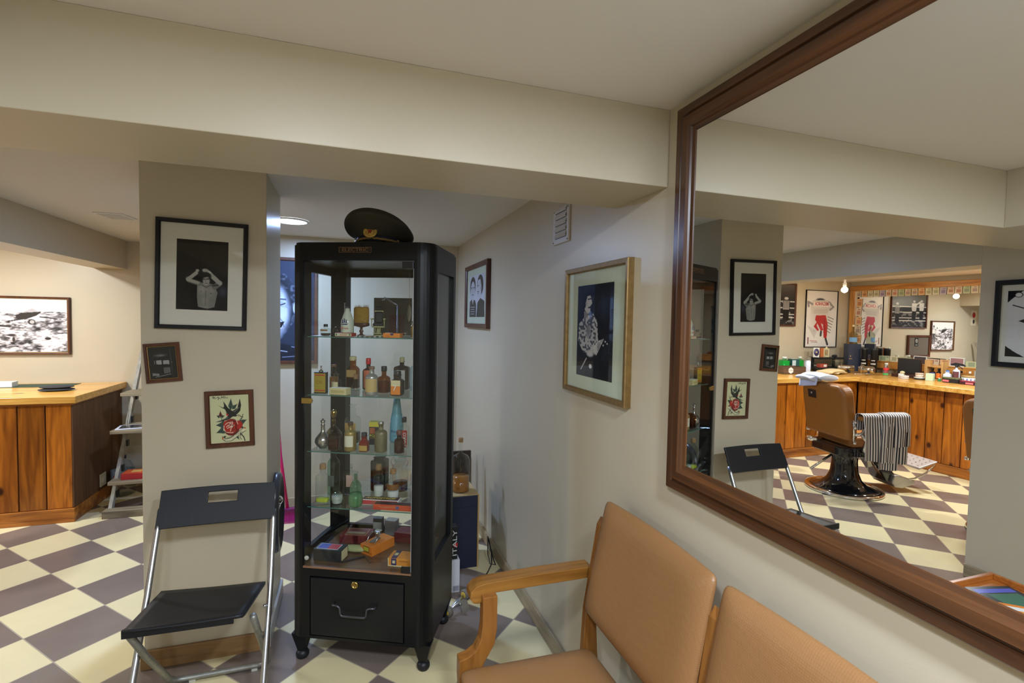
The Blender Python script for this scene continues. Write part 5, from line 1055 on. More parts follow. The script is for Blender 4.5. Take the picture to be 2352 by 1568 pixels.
ORD = ['first', 'second', 'third', 'fourth', 'fifth', 'sixth', 'seventh', 'eighth', 'ninth', 'tenth', 'eleventh', 'twelfth', 'thirteenth', 'fourteenth', 'fifteenth', 'sixteenth', 'seventeenth', 'eighteenth', 'nineteenth', 'twentieth']
NCOL = ['tan', 'pale green', 'reddish cream', 'mauve', 'yellowish', 'orange']
NOTEC = [((200, 184, 150), (158, 136, 128)), ((176, 182, 144), (134, 146, 116)), ((208, 188, 160), (178, 128, 106)), ((180, 170, 176), (136, 126, 146)), ((208, 200, 168), (164, 162, 128)), ((212, 172, 124), (182, 122, 84))]
def note(y, z, wd, ht, k, label, group, tilt=0.0):
    b = MB(); b.box((0, -wd/2, -ht/2), (.0006, wd/2, ht/2), 0)
    if ht > wd: b.box((.0004, -wd*.34, -ht*.30), (.0010, wd*.30, ht*.12), 1); b.box((.0004, -wd*.3, ht*.24), (.0010, wd*.1, ht*.36), 1)
    else: b.box((.0004, -wd*.12, -ht*.36), (.0010, wd*.32, ht*.36), 1); b.box((.0004, -wd*.42, ht*.1), (.0010, -wd*.2, ht*.36), 1)
    o = b.build('banknote', [flat(NOTEC[k % 6][0], .7), flat(NOTEC[k % 6][1], .7)], None, WB(y, z, .0525-.049+.003), rot=(tilt, 0, MT)); tag(o, label, 'banknote', group)
for k in range(20): note(5.245-.080*k, 2.058-.006*random.random(), .070, .088+.006*random.random(), k*5+k//3, '%s banknote under the mirror top rail, %s counting from the poster corner' % (NCOL[(k*5+k//3) % 6], ORD[k]), 'banknotes along the mirror top', random.uniform(-.04, .04))
for k in range(6): note(5.235+random.uniform(-.012, .012), 1.93-.13*k, .078, .122, [5, 2, 5, 0, 5, 2][k], '%s banknote on the corner side of the pine mirror, %s from the top' % (NCOL[[5, 2, 5, 0, 5, 2][k]], ORD[k]), 'banknotes down the mirror side', random.uniform(-.1, .1))
for k, (y, wd, c) in enumerate(((5.05, .15, 3), (4.86, .14, 1), (4.72, .13, 4), (4.60, .14, 1), (4.28, .14, 2), (4.13, .14, 5), (3.86, .15, 1), (3.70, .16, 2))): note(y, 1.158, wd, .072, c, '%s banknote standing on the pine mirror ledge, %s from the poster corner' % (NCOL[c], ORD[k]), 'banknotes along the mirror ledge', random.uniform(-.05, .05))
for y, z in ((4.42, 1.165), (4.02, 1.175)):
    o = boxo('postcard', (0, -.075, -.055), (.001, .075, .055), P_WH, None); o.location = WB(y, z, .0085); o.rotation_euler = (0, 0, MT)
    boxo('picture', (.001, -.066, -.046), (.0016, .066, .046), flat((70, 60, 62) if y > 4.2 else (150, 110, 110), .5), o)
    tag(o, 'white edged dark postcard on the ledge of the honey pine mirror' if y > 4.2 else 'white edged reddish postcard on the ledge beside the wooden bottle rack', 'postcard')
# bulb
t = thing('spot_lamp', 'bare glowing warm bulb hanging from the nook ceiling near the corner poster', 'lamp', (-5.0, 4.6, H))
MB().lathe([(.035, 0), (.035, -.012), (.012, -.018), (.012, -.10), (.020, -.105), (.020, -.15)], 20).build('lamp_holder', WHITE, t)
MB().ball((0, 0, -.190), .032, 20).build('bulb', mat('bulb_glow_glass', (1, .9, .8), .3, emit=(1.0, .80, .52), es=45), t)

# ================================================================== BARBER CHAIRS
def barber_chair(label, loc, rz):
    t = thing('barber_chair', label, 'barber chair', (*loc, 0), rz)
    GB = mat('gloss_black_enamel', (.008, .008, .009), .07, coat=.6)
    MB().lathe([(.300, .012), (.292, .030), (.250, .040), (.19, .065), (.145, .11), (.118, .18), (.108, .28), (.112, .36), (.125, .40)], 48).build('pedestal', GB, t)
    MB().lathe([(.30, 0), (.325, .003), (.332, .014), (.322, .028), (.300, .034), (.285, .030)], 56, cap=False).build('chrome_rim', CHROME, t)
    MB().prism(rrect(-.22, .24, -.245, .245, (.10, .08, .08, .10)), .372, .462).build('seat_base', GB, t, bevel=.012)
    MB().prism(rrect(-.13, .33, -.235, .235, (.04, .06, .06, .04)), .462, .565).build('seat', TANB, t, bevel=.022, seg=4)
    b = MB(); out = []
    for (cx, cz, a0, r) in ((.19, .40, 0, .10), (-.19, .40, pi/2, .10), (-.25, .03, pi, .035), (.25, .03, 1.5*pi, .035)):
        for k in range(9): a = a0+pi/2*k/8; out.append((cx+r*cos(a), cz+r*sin(a)))
    b.prism(out, -.055, .055, axis=0)
    o = b.build('backrest', TANB, t, (-.155, 0, .545), bevel=.028, seg=4, rot=(0, radians(-8), 0))
    boxo('maker_plate', (-.060, -.19, .345), (-.0555, -.08, .425), P_BLK, o, .002); boxo('plate_mark', (-.0612, -.145, .385), (-.060, -.13, .40), flat((190, 186, 170), .3), o)
    MB().lathe([(.05, .445), (.075, .47), (.06, .485)], 20, mx=Matrix.Translation((-.21, -.16, 0))).build('chrome_hinge', CHROME, t)
    for sy in (-1, 1):
        ap = MB().prism([(-.14, .735), (.27, .735), (.30, .75), (.29, .775), (.25, .782), (-.13, .778), (-.15, .76)], sy*.335-.035, sy*.335+.035, axis=1).build('armrest', TANB, t, bevel=.012, seg=3)
        br = MB().tube([(-.17, sy*.298, .735), (-.165, sy*.298, .66), (-.16, sy*.298, .52)], .010, 10).tube([(-.155, sy*.300, .60), (-.10, sy*.315, .61), (-.06, sy*.33, .68), (-.055, sy*.335, .735)], .016, 12).tube([(-.10, sy*.315, .61), (-.05, sy*.32, .55), (-.04, sy*.29, .46), (.02, sy*.26, .42)], .022, 12, rs=[.018, .022, .03, .04]).build('arm_bracket', CHROME, t)
        b = MB()
        for (x, z, r) in ((-.165, .72, .014), (-.165, .67, .016), (-.165, .53, .015), (-.05, .705, .028), (-.035, .60, .022)): b.ball((x, sy*.315, z), r, 12)
        b.build('chrome_knobs', CHROME, br)
        MB().prism([(.0, .60), (.24, .60), (.27, .735), (-.03, .735)], sy*.325-.006, sy*.325+.006, axis=1).build('arm_panel', GB, t)
    MB().prism([(.16, .38), (.24, .42), (.46, .15), (.44, .09), (.36, .10)], -.10, .10, axis=1).build('leg_support', GB, t, bevel=.012)
    MB().prism([(.41, .17), (.46, .17), (.62, .12), (.63, .085), (.50, .045), (.42, .055), (.39, .10)], -.13, .13, axis=1).build('toe_step', mat('cast_aluminium', (.52, .50, .48), .35, .9, bump=.6, bscale=60), t, bevel=.008)
    for sy in (-1, 1): MB().tube([(.50, sy*.11, .12), (.62, sy*.13, .14), (.70, sy*.16, .20), (.78, sy*.17, .28)], .010, 10).build('foot_bar', CHROME, t)
    fr = MB().prism([(.62, .235), (.80, .30), (.805, .315), (.62, .255)], -.17, .17, axis=1).build('footrest', mat('worn_aluminium', (.62, .56, .54), .35, .6), t, bevel=.004)
    b = MB()
    for i in range(4):
        for j in range(5): b.ball((.645+.04*i, -.13+.065*j, .262+.0145*i+.004), .006, 8)
    b.build('tread_studs', CHROME, fr)
    MB().tube([(-.02, -.06, .37), (-.16, -.06, .28), (-.31, -.05, .19)], .012, 10).build('lever', CHROME, t)
    return t
BC = (-3.69, 3.50); BR = 3.38
bch = barber_chair('caramel vinyl barber chair with black pedestal, striped cape over its arm', BC, BR)
barber_chair('second caramel barber chair cut off by the partition wall edge', (-3.96, 2.27), 3.38)
def BP(x, y, z): return (BC[0]+x*cos(BR)-y*sin(BR), BC[1]+x*sin(BR)+y*cos(BR), z)
# striped cape
def stripes(period):
    m = bpy.data.materials.new('striped_cotton'); m.use_nodes = True; nt = m.node_tree; b = nt.nodes['Principled BSDF']; L = nt.links.new
    uv = nt.nodes.new('ShaderNodeUVMap'); uv.uv_map = 'cloth'; sp = nt.nodes.new('ShaderNodeSeparateXYZ'); L(uv.outputs[0], sp.inputs[0])
    d = nt.nodes.new('ShaderNodeMath'); d.operation = 'DIVIDE'; d.inputs[1].default_value = period; L(sp.outputs[0], d.inputs[0])
    f = nt.nodes.new('ShaderNodeMath'); f.operation = 'FRACT'; L(d.outputs[0], f.inputs[0])
    g = nt.nodes.new('ShaderNodeMath'); g.operation = 'LESS_THAN'; g.inputs[1].default_value = .42; L(f.outputs[0], g.inputs[0])
    x = nt.nodes.new('ShaderNodeMix'); x.data_type = 'RGBA'; x.inputs[6].default_value = (*srgb((214, 206, 200)), 1); x.inputs[7].default_value = (*srgb((26, 28, 40)), 1); L(g.outputs[0], x.inputs[0])
    L(x.outputs[2], b.inputs['Base Color']); b.inputs['Roughness'].default_value = .85; return m
STR = stripes(.023)
cape = thing('striped_cape', 'black and white striped barber cape draped over the near arm of the barber chair', 'cape', BP(0, .335, .782), BR)
def drape(name, x0, x1, inner, outer, lift, seed, lean=0.0):
    rnd = random.Random(seed); n, m = 40, 36; L_ = inner+.09+outer; vs = []; fs = []; uvs = []
    ph = [rnd.uniform(0, 6) for _ in range(4)]
    for j in range(m+1):
        s = j/m*L_
        for i in range(n+1):
            u = i/n; x = x0+(x1-x0)*u; ot = outer
            fall = 0
            if s < inner: y = -.045-lift; z = -(inner-s)
            elif s < inner+.09: a = (s-inner)/.09*pi; y = -(.045+lift)*cos(a); z = (.018+lift)*sin(a)
            else: fall = s-inner-.09; y = .045+lift; z = -fall
            w_ = min(1, fall/.12); y += w_*(.009*sin(x*30+ph[0])+.004*sin(x*61+ph[1]))+w_*.008; x += lean*fall+w_*.002*sin(z*12+ph[2])
            z += .006*sin(u*5+ph[3])*w_
            vs.append((x, y, z)); uvs.append(((x0+(x1-x0)*u)+lean*fall*0, s))
    for j in range(m):
        for i in range(n): a = j*(n+1)+i; fs.append((a, a+1, a+n+2, a+n+1))
    o = MB().add(vs, fs, 0, True).build(name, STR, cape, fix=False)
    ul = o.data.uv_layers.new(name='cloth')
    for lp in o.data.loops: ul.data[lp.index].uv = uvs[lp.vertex_index]
    q = o.modifiers.new('thick', 'SOLIDIFY'); q.thickness = .0015
drape('cloth_layer', -.15, .10, .14, .40, .004, 1, .05); drape('cloth_layer', .03, .28, .10, .42, .008, 2, -.03); drape('cloth_layer', .06, .29, .06, .27, .014, 3, .01); drape('cloth_layer', .02, .20, .02, .48, .002, 4, -.04)
# white towel over the backrest
t = thing('white_towel', 'folded white towel laid over the top of the barber chair back', 'towel', BP(-.222, -.085, 1.052), BR+pi/2)
TW = mat('white_terry', srgb((214, 216, 222)), .95, bump=.6, bscale=350)
def roll(b, x0, x1, y, z, r, flat_=.45):
    n = 20; vs = []; fs = []
    for i in range(n+1):
        u = i/n; x = x0+(x1-x0)*u; k = 1+.10*sin(u*7)
        for q in range(18): a = 2*pi*q/18; vs.append((x, y+r*1.6*k*cos(a), z+r*flat_*k*sin(a)+.012*sin(u*pi)))
    for i in range(n):
        for q in range(18): a = i*18+q; c = i*18+(q+1) % 18; fs.append((a, c, c+18, a+18))
    fs.append(tuple(range(18))); fs.append(tuple(reversed(range(n*18, n*18+18)))); b.add(vs, fs, 0, True)
b = MB(); roll(b, -.17, .14, .005, .034, .056, .55); b.build('top_fold', TW, t, subsurf=1)
b = MB(); roll(b, -.20, .04, .058, .016, .046, .5); b.build('under_fold', TW, t, subsurf=1)
b = MB(); vs = []; fs = []
for j in range(7):
    for i in range(9): u, v = i/8, j/6; vs.append((-.20+.26*u-.02*v, .068+.010*sin(u*9), .03-.115*v+.04*u*v))
for j in range(6):
    for i in range(8): a = j*9+i; fs.append((a, a+1, a+10, a+9))
o = b.add(vs, fs, 0, True).build('hanging_flap', mat('bluish_terry', srgb((196, 200, 222)), .95, bump=.6, bscale=350), t, fix=False); q = o.modifiers.new('thick', 'SOLIDIFY'); q.thickness = .006

# ================================================================== GOODS ON THE COUNTERS
Z0 = TOPZ+.0004
# corner side, left to right as seen in the wall mirror
t = thing('wooden_tray', 'low dark wooden tray with a white hexagonal badge on the far wall worktop', 'tray', (-4.60, 5.00, Z0), .10)
b = MB(); b.box((-.17, -.09, 0), (.17, .09, .008)); b.box((-.17, -.09, 0), (.17, -.078, .095)); b.box((-.17, .078, 0), (.17, .09, .095)); b.box((-.17, -.078, 0), (-.158, .078, .095)); b.box((.158, -.078, 0), (.17, .078, .095)); b.build('tray', wood('tray_wood', srgb((70, 52, 38)), srgb((104, 80, 60)), axis=0), t)
hx = [(.040*cos(k*pi/3+pi/6), .048+.042*sin(k*pi/3+pi/6)) for k in range(6)]
bd = MB().prism(hx, -.0935, -.0905, axis=1).build('badge', flat((218, 220, 214), .4), t, (.06, 0, 0)); text('badge_lettering', 'BARBER', .014, P_BLK, bd, (0, -.0937, .048), ext=.0001)
GL = mat('mint_green_liquid', srgb((36, 176, 88)), .12, emit=None)
for k, (x, lb, wd) in enumerate(((-4.80, 'green mouthwash coloured jug, nearest the pillar edge, behind the wooden tray', .11), (-5.08, 'green jug beside the white tube behind the wooden tray', .075))):
    bottle(lb, (x, 5.27, Z0), .2, .20, wd, glass('mint_plastic', (.5, .85, .6)), 'square', .84, .34, GL, .80, P_WH, .12, cap_w=wd*.6, name='jug', cat='jug')
carton('dark teal labelled jug standing between the two green jugs', (-4.945, 5.25, Z0), .2, .11, .09, .17, flat((24, 84, 84), .3), [('pale_label', 'f', (.5, .45, .98, .9), flat((190, 206, 210))), ('white_cap', 't', (.2, .2, .8, .8), P_WH)], 'jug', 'jug')
bottle('white squeeze tube with blue foot standing right of the wooden tray', (-4.90, 4.99, Z0), .5, .17, .062, mat('white_plastic', srgb((210, 216, 230)), .3), 'soft', .92, .7, None, 0, None, name='tube', cat='tube', lab=flat((90, 120, 170)), lab_z=(.0, .07), lab_a=1.5)
bottle('chrome topped shaker behind the white squeeze tube', (-5.10, 5.14, Z0), 0, .20, .05, CLEAR, 'round', .5, .5, None, 0, CHROME, .3, cap_w=.045)
t = thing('folded_cream_towel', 'folded cream towel on the worktop in front of the black two tier tray', 'towel', (-5.12, 4.83, Z0), -.30)
b = MB(); roll(b, -.20, .21, 0, .034, .062, .42); b.build('fold', mat('cream_terry', srgb((214, 196, 152)), .95, bump=.6, bscale=350), t, subsurf=1); b = MB(); roll(b, -.24, .05, -.02, .016, .055, .26); b.build('under_fold', mat('cream_terry'), t, subsurf=1)
t = thing('two_tier_tray', 'black two tier counter tray holding small goods in the corner of the worktop', 'tray', (-5.50, 5.24, Z0), .05)
boxo('lower_tray', (-.30, -.12, .03), (.28, .12, .055), BLACKP, t, .01); boxo('upper_tray', (-.30, -.05, .165), (.16, .12, .190), BLACKP, t, .01)
for x, y in ((-.3, -.09), (.26, -.09), (-.3, .09), (.26, .09)): boxo('leg', (x-.015, y-.015, 0), (x+.015, y+.015, .03), BLACKP, t)
for x in (-.26, .12): boxo('post', (x-.012, .07, .055), (x+.012, .10, .165), BLACKP, t)
U2 = Z0+.1905; U1 = Z0+.0555
t = thing('badge_plaque', 'round purple and white plaque standing on the upper tier of the black tray', 'plaque', (-5.34, 5.24, U2), .35)
boxo('card', (-.042, -.003, 0), (.042, .003, .135), P_WH, t, .001); MB().lathe([(.036, 0), (.036, .002)], 28, sy=1.45, mx=Matrix.Translation((0, -.003, .070)) @ Matrix.Rotation(pi/2, 4, 'X')).build('purple_disc', flat((70, 62, 104), .4), t); MB().lathe([(.012, 0), (.012, .001)], 20, mx=Matrix.Translation((0, -.0052, .070)) @ Matrix.Rotation(pi/2, 4, 'X')).build('centre', P_CR, t)
carton('orange bound small book upright on the upper tier of the black tray', (-5.455, 5.26, U2), .3, .05, .05, .13, flat((176, 96, 44), .5), [('spine', 'f', (.0, .0, .12, 1), P_CR)], 'book', 'book')
t = thing('ornate_ornament', 'cream scrollwork frame ornament on the upper tier of the black tray', 'ornament', (-5.56, 5.27, U2), .35)
frame_bm(.072, .115, .014, .012).build('scroll_frame', P_CR, t, (0, 0, .062)); MB().ball((0, -.006, .128), .018, 14, sc=(1, .5, 1)).build('crest', P_CR, t); boxo('foot', (-.034, -.02, 0), (.034, .012, .010), P_CR, t, .002); MB().ball((0, -.003, .062), .016, 12, sc=(1, .4, 1.7)).build('figure', P_TAN, t)
o = MB().ball((0, 0, .016), .022, 16, sc=(2.1, 1.2, .9)).build('hair_brush', BLACKP, None, (-5.635, 5.20, U2+.004)); tag(o, 'black bristle tuft lying at the inner end of the upper tier', 'brush')
carton('red and white packets on the lower tier of the black tray', (-5.37, 5.17, U1), .1, .12, .06, .05, flat((168, 70, 54), .5), [('label', 'f', (.1, .2, .5, .8), P_WH)], 'packet', 'packet')
t = thing('glass_bowl', 'fluted clear glass bowl on the lower tier of the black tray', 'bowl', (-5.66, 5.17, U1), 0)
b = MB(); b.lathe([(.062, .002), (.072, .012), (.080, .04), (.082, .096), (.079, .099), (.076, .094), (.072, .04), (.064, .014), (.0, .010)], 36, cap=False); b.build('bowl', CLEAR, t)
b = MB()
for k in range(24): a = 2*pi*k/24; b.tube([(.078*cos(a), .078*sin(a), .02), (.0835*cos(a), .0835*sin(a), .09)], .0028, 6)
b.build('flutes', CLEAR, t); MB().lathe([(.080, .093), (.084, .096), (.080, .099)], 36, cap=False).build('silver_rim', CHROME, t)
t = carton('tall navy whisky box standing in the worktop corner', (-5.935, 5.17, Z0), .42, .17, .12, .385, flat((50, 56, 74), .35), [('gold_mark', 'f', (.78, .52, .86, .58), P_TAN), ('gold_lettering', 'f', (.7, .44, .92, .47), P_TAN)])
bottle('large bottle with a blue and yellow label standing on the navy whisky box', (-5.935, 5.17, Z0+.3855), .42, .27, .105, glass('pale_bottle_glass', (.74, .76, .66)), 'round', .50, .22, None, 0, P_CR, .10, cap_w=.03, lab=flat((110, 160, 200), .4), lab_z=(.10, .34), lab_a=1.4)
for k, (x, y, lb) in enumerate(((-5.975, 5.02, 'black whisky tube beside the navy box'), (-6.00, 4.905, 'black whisky tube nearer the hair dryer holder, away from the navy box'))):
    t = thing('whisky_tube', lb, 'tube', (x, y, Z0), 1.2)
    MB().lathe([(.040, 0), (.040, .300), (.041, .302), (.041, .330), (.038, .333)], 28).build('tube', P_BLK, t); patch(.040, .11, .13, .8, flat((200, 196, 184)), 'label_band', t); patch(.040, .16, .172, .6, flat((200, 196, 184)), 'label_band', t); patch(.040, .06, .075, .5, flat((200, 196, 184)), 'label_band', t)
# wire holders with dryers
def dryer(label, x, y, rz, L_):
    t = thing('hair_dryer', label, 'hair dryer', (x, y, Z0), rz)
    MB().lathe([(.030, -.5*L_), (.040, -.46*L_), (.042, 0), (.034, .42*L_), (.030, .5*L_)], 24, mx=Matrix.Translation((0, 0, .062)) @ Matrix.Rotation(pi/2, 4, 'Y')).build('barrel', mat('satin_chrome', (.6, .58, .56), .15, 1), t)
    MB().tube([(-.02, 0, .045), (-.03, -.04, .025), (-.02, -.10, .018)], .015, 12).build('handle', P_BLK, t)
    MB().tube([(.06*cos(2*pi*k/20), 0, .062+.055*sin(2*pi*k/20)) for k in range(20)], .004, 6, close=True, mx=Matrix.Translation((.3*L_, 0, 0)) @ Matrix.Rotation(pi/2, 4, 'Z')).build('wire_ring', CHROME, t)
    return t
dryer('chrome hair dryer lying at the corner of the worktop beside the black tubes', -5.60, 5.00, .7, .20); dryer('chrome hair dryer in front of the whisky tubes at the counter bend', -5.74, 4.82, 1.1, .17); dryer('long chrome clipper holder lying on the counter just after the bend', -5.60, 4.70, 1.3, .16)
o = MB().tube([(-5.36, 4.70, Z0+.012), (-5.44, 4.66, Z0+.016), (-5.54, 4.60, Z0+.02)], .007, 10).build('comb_rod', CHROME); tag(o, 'slim chrome rod lying across the worktop bend near the front edge', 'rod')
bottle('pink and silver spray can in front of the banknote mirror', (-5.98, 4.72, Z0), 1.3, .15, .052, CHROME, 'round', .86, .6, None, 0, P_WH, .16, cap_w=.04, lab=flat((216, 90, 110)), lab_z=(.1, .6), lab_a=1.5, name='spray_can', cat='can')
bottle('small jar with a bright red lid on the nook counter', (-5.72, 4.545, Z0), 1.3, .095, .065, CLEAR, 'round', .80, .8, None, 0, flat((206, 44, 36)), .2, cap_w=.066, lab=flat((80, 170, 90)), lab_z=(.1, .4), lab_a=1.2, name='jar', cat='jar')
bottle('clear glass flask with a long thin neck on the nook counter', (-5.92, 4.62, Z0), 0, .20, .105, CLEAR, 'round', liquid=None, cap=None, body=[(.85, 0), (1, .04), (.9, .14), (.5, .30), (.16, .42), (.12, .60), (.10, 1)], name='flask', cat='flask')
t = thing('instrument_case', 'open black lined case with dark brown base on the nook counter', 'case', (-5.87, 4.38, Z0), pi/2-.15)
boxo('base', (-.13, -.11, 0), (.13, .04, .042), flat((56, 30, 24), .3), t, .003); boxo('lid', (-.13, .03, .042), (.13, .055, .235), flat((52, 30, 24), .3), t, .003); boxo('black_lining', (-.120, .0265, .050), (.120, .031, .226), P_BLK, t); MB().lathe([(.012, 0), (.012, .004)], 14, mx=Matrix.Translation((-.02, -.110, .026)) @ Matrix.Rotation(pi/2, 4, 'X')).build('brass_clasp', BRASS, t)
t = thing('neck_duster', 'cream round neck duster standing on a white block in front of the open black case', 'brush', (-5.70, 4.345, Z0), 1.2)
boxo('block', (-.03, -.02, 0), (.025, .02, .052), P_WH, t, .006); MB().ball((-.012, 0, .066), .024, 16, sc=(1.1, .9, .8)).build('bristles', P_CR, t)
o = tag(MB().lathe([(.046, 0), (.048, .004), (.048, .020)], 28).build('tin', flat((206, 196, 188), .3), None, (-5.60, 4.245, Z0)), 'low round white tin at the front edge of the nook counter', 'tin')
MB().lathe([(.050, .020), (.050, .036), (.047, .039)], 28).build('lid', flat((222, 214, 206), .3), o)
t = thing('pomade_jar', 'cream pomade jar stacked on a black and white tin on the nook counter', 'jar', (-5.71, 4.14, Z0), 1.3)
for (r, z0_, z1_, c) in ((.052, 0, .018, P_BLK), (.053, .018, .028, P_WH), (.040, .029, .062, flat((214, 198, 180))), (.042, .062, .080, flat((196, 176, 156)))): MB().lathe([(r, z0_), (r, z1_)], 28).build('jar_ring' if z1_ < .03 else 'jar_part', c, t)
carton('small mint green carton with a white top on the nook counter', (-5.72, 4.03, Z0), 1.3, .072, .06, .085, flat((196, 220, 186), .5), [('white_top', 't', (.1, .1, .9, .9), P_WH)], 'carton', 'carton')
bottle('tiny green bottle beside the mint carton', (-5.76, 3.955, Z0), 1, .04, .032, mat('green_plastic', srgb((40, 130, 80)), .4), 'round', .7, .5, None, 0, P_WH, .25)
t = thing('bottle_rack', 'small pine bottle rack with two shelves on the nook counter', 'rack', (-5.93, 4.09, Z0), pi/2-.1)
b = MB(); RW = .085
for x in (-RW, RW-.012): b.box((x, -.06, 0), (x+.012, .06, .225))
b.build('side', wood('rack_pine', srgb((176, 130, 72)), srgb((206, 164, 104)), axis=2), t); boxo('shelf', (-RW+.012, -.06, .155), (RW-.012, .06, .166), wood('rack_pine_b', srgb((176, 130, 72)), srgb((206, 164, 104)), axis=0), t); boxo('base', (-RW+.012, -.06, .0), (RW-.012, .06, .010), wood('rack_pine_b'), t)
boxo('side_board', (RW+.004, -.055, 0), (RW+.016, .07, .235), wood('rack_pine'), t)
bottle('dark bottle with a blue label inside the pine rack', (-5.915, 4.125, Z0+.0105), 1.3, .130, .058, G_DRK, 'round', .66, .4, None, 0, P_BLK, .16, lab=flat((60, 76, 150)), lab_z=(.2, .55), lab_a=1.3)
bottle('dark bottle with a bright orange label inside the pine rack', (-5.915, 4.055, Z0+.0105), 1.3, .130, .058, G_DRK, 'round', .66, .4, None, 0, P_BLK, .16, lab=flat((232, 120, 44)), lab_z=(.08, .55), lab_a=1.3)
bottle('white bottle with a blue cap and green label on the nook counter', (-5.88, 3.945, Z0), 1.3, .130, .070, mat('white_plastic'), 'square', .66, .5, None, 0, flat((50, 110, 190)), .16, cap_w=.034, lab=flat((120, 210, 110)), lab_z=(.2, .42), lab_a=.6)
t = bottle('spray bottle with a big black trigger head and round red brown label', (-5.96, 3.90, Z0), 1.3, .19, .068, mat('white_plastic'), 'round', .72, .35, None, 0, P_BLK, .12, cap_w=.03, lab=flat((110, 60, 60)), lab_z=(.22, .62), lab_a=.9, name='spray_bottle')
b = MB(); b.prism([(-.085, .190), (-.055, .212), (.01, .222), (.055, .205), (.050, .190), (.012, .186), (-.03, .192), (-.075, .182)], -.010, .010, axis=1); b.tube([(-.01, 0, .19), (-.04, 0, .168), (-.055, 0, .150)], .005, 8); b.build('trigger_head', P_BLK, t)
t = thing('pomade_tin', 'wide flat black tin with a pink front label and olive lid on the nook counter', 'tin', (-5.74, 3.81, Z0), pi/2-.05)
MB().prism(rrect(-.085, .085, -.05, .05, (.03,)*4, 6), 0, .046).build('tin', P_BLK, t, bevel=.003); MB().prism(rrect(-.083, .083, -.048, .048, (.03,)*4, 6), .046, .060).build('lid', flat((96, 100, 60), .4), t, bevel=.002); boxo('pink_label', (.01, -.0512, .010), (.070, -.0498, .032), flat((232, 110, 120)), t)
t = thing('pomade_tin', 'low black and red tin with pink label at the partition end of the nook counter', 'tin', (-5.72, 3.625, Z0), pi/2-.05)
MB().prism(rrect(-.09, .09, -.05, .05, (.03,)*4, 6), 0, .034).build('tin', flat((60, 24, 34), .35), t, bevel=.003); boxo('pink_label', (-.05, -.0512, .008), (.02, -.0498, .026), flat((232, 110, 120)), t); MB().prism(rrect(-.088, .088, -.048, .048, (.03,)*4, 6), .034, .042).build('lid', flat((150, 40, 60), .4), t, bevel=.002)
t = thing('blue_tub', 'round tub with a wide blue label and gold lid behind the low black tins', 'tub', (-5.90, 3.74, Z0), 1.3)
MB().lathe([(.058, 0), (.064, .004), (.066, .068)], 32).build('tub', P_WH, t); patch(.0655, .012, .058, pi*.999, flat((54, 78, 170)), 'label', t); MB().lathe([(.068, .068), (.068, .082), (.064, .085)], 32).build('lid', flat((176, 146, 96), .35), t)
for k, (x, y, hh, lb) in enumerate(((-6.04, 3.74, .155, 'stack of white paper cups behind the blue tub'), (-5.98, 3.665, .150, 'stack of white paper cups nearest the partition wall edge'))):
    b = MB()
    for i in range(5): b.lathe([(.021, .018*i), (.027, .018*i+.065), (.029, .018*i+.066)], 22)
    o = b.build('cup_stack', P_WH, None, (x, y, Z0)); tag(o, lb, 'cups')
for k, (x, y, c, lb) in enumerate(((-6.05, 3.90, P_BLK, 'small clear dropper bottle with a black cap behind the spray bottle'), (-6.06, 3.82, P_WH, 'small clear bottle with a white cap beside the black capped dropper bottle'))):
    bottle(lb, (x, y, Z0), 1.3, .125, .05, CLEAR, 'round', .6, .4, LQ_A, .2, c, .2, cap_w=.024)
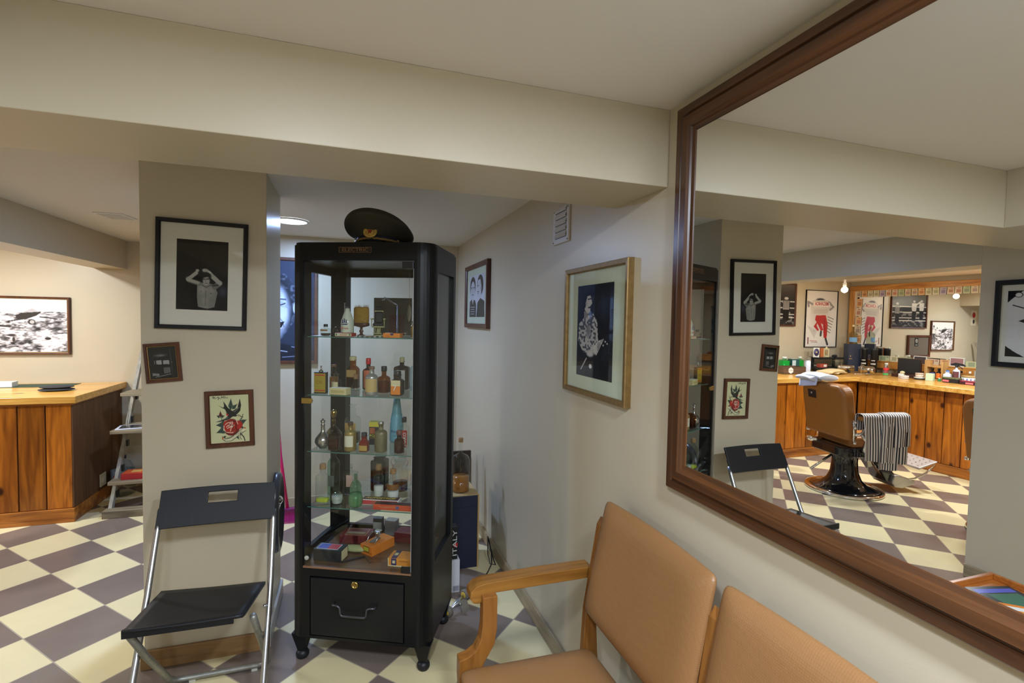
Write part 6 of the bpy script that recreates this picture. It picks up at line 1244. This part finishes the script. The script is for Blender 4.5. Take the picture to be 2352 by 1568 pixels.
# shadow box on the wall behind the counter, seen in the banknote mirror
t = thing('shadow_box', 'dark framed display board with a white emblem standing on the far wall worktop', 'display board', (-4.30, 5.392, Z0+.002), 0)
t.location.z = 1.11
frame_bm(.62, .36, .035, .03).build('frame', BROWNF, t, (0, 0, .18)); boxo('board', (-.28, -.012, .03), (.28, -.004, .33), flat((92, 84, 74), .8), t); pp = boxo('emblem_card', (-.12, -.015, .18), (-.02, -.012, .315), P_BLK, t); MB().tube([(.028*cos(2*pi*k/24), 0, .028*sin(2*pi*k/24)) for k in range(24)], .003, 6, close=True, mx=Matrix.Translation((-.07, -.016, .265))).build('emblem_ring', P_WH, pp); text('emblem_letter', 'B', .036, P_WH, pp, (-.07, -.0155, .265), ext=.0001); text('emblem_word', 'BARBER', .017, P_WH, pp, (-.07, -.0155, .20), ext=.0001)

# ================================================================== MAGAZINE TABLE (seen low in the wall mirror)
t = thing('magazine_table', 'small orange varnished wood table covered with magazines, seen low in the wall mirror', 'table', (-1.60, 1.00, 0), .0)
ORW = wood('orange_table_wood', srgb((150, 84, 30)), srgb((186, 112, 48)), axis=0, rough=.3)
TX, TY = .335, .435
boxo('table_top', (-TX, -TY, .40), (TX, TY, .43), ORW, t, .004)
for sx in (-1, 1):
    for sy in (-1, 1): boxo('leg', (sx*(TX-.03)-.015, sy*(TY-.03)-.015, 0), (sx*(TX-.03)+.015, sy*(TY-.03)+.015, .40), ORW, t, .003)
b = MB(); b.box((-TX, -TY, .43), (TX, -TY+.02, .455)); b.box((-TX, TY-.02, .43), (TX, TY, .455)); b.box((-TX, -TY+.02, .43), (-TX+.02, TY-.02, .455)); b.box((TX-.02, -TY+.02, .43), (TX, TY-.02, .455)); b.build('raised_edge', ORW, t, bevel=.003)
def mag(label, x, y, z, rz, c1, c2, c3):
    t = thing('magazine', label, 'magazine', (x, y, z), rz)
    boxo('pages', (-.105, -.14, 0), (.105, .14, .005), P_WH, t); boxo('cover', (-.106, -.141, .005), (.106, .141, .0058), flat(c1, .25), t)
    boxo('cover_picture', (-.08, -.10, .0058), (.06, .08, .0062), flat(c2, .25), t); boxo('cover_band', (-.09, .09, .0058), (.09, .12, .0062), flat(c3, .25), t)
mag('dark magazine with blue lettering at the far corner of the magazine table', -1.76, 1.24, .4305, .25, (40, 52, 60), (60, 110, 90), (80, 90, 190)); mag('pale grey magazine beside the dark one on the magazine table', -1.47, 1.22, .4305, -.2, (170, 176, 190), (120, 130, 150), (60, 70, 160)); mag('magazine with an orange and yellow cover lying across the dark and grey ones', -1.66, 1.10, .4370, .7, (226, 130, 40), (240, 196, 90), (230, 230, 226)); mag('turquoise edged magazine at the camera end of the magazine table', -1.76, .86, .4305, .1, (90, 150, 150), (190, 180, 160), (240, 240, 236))
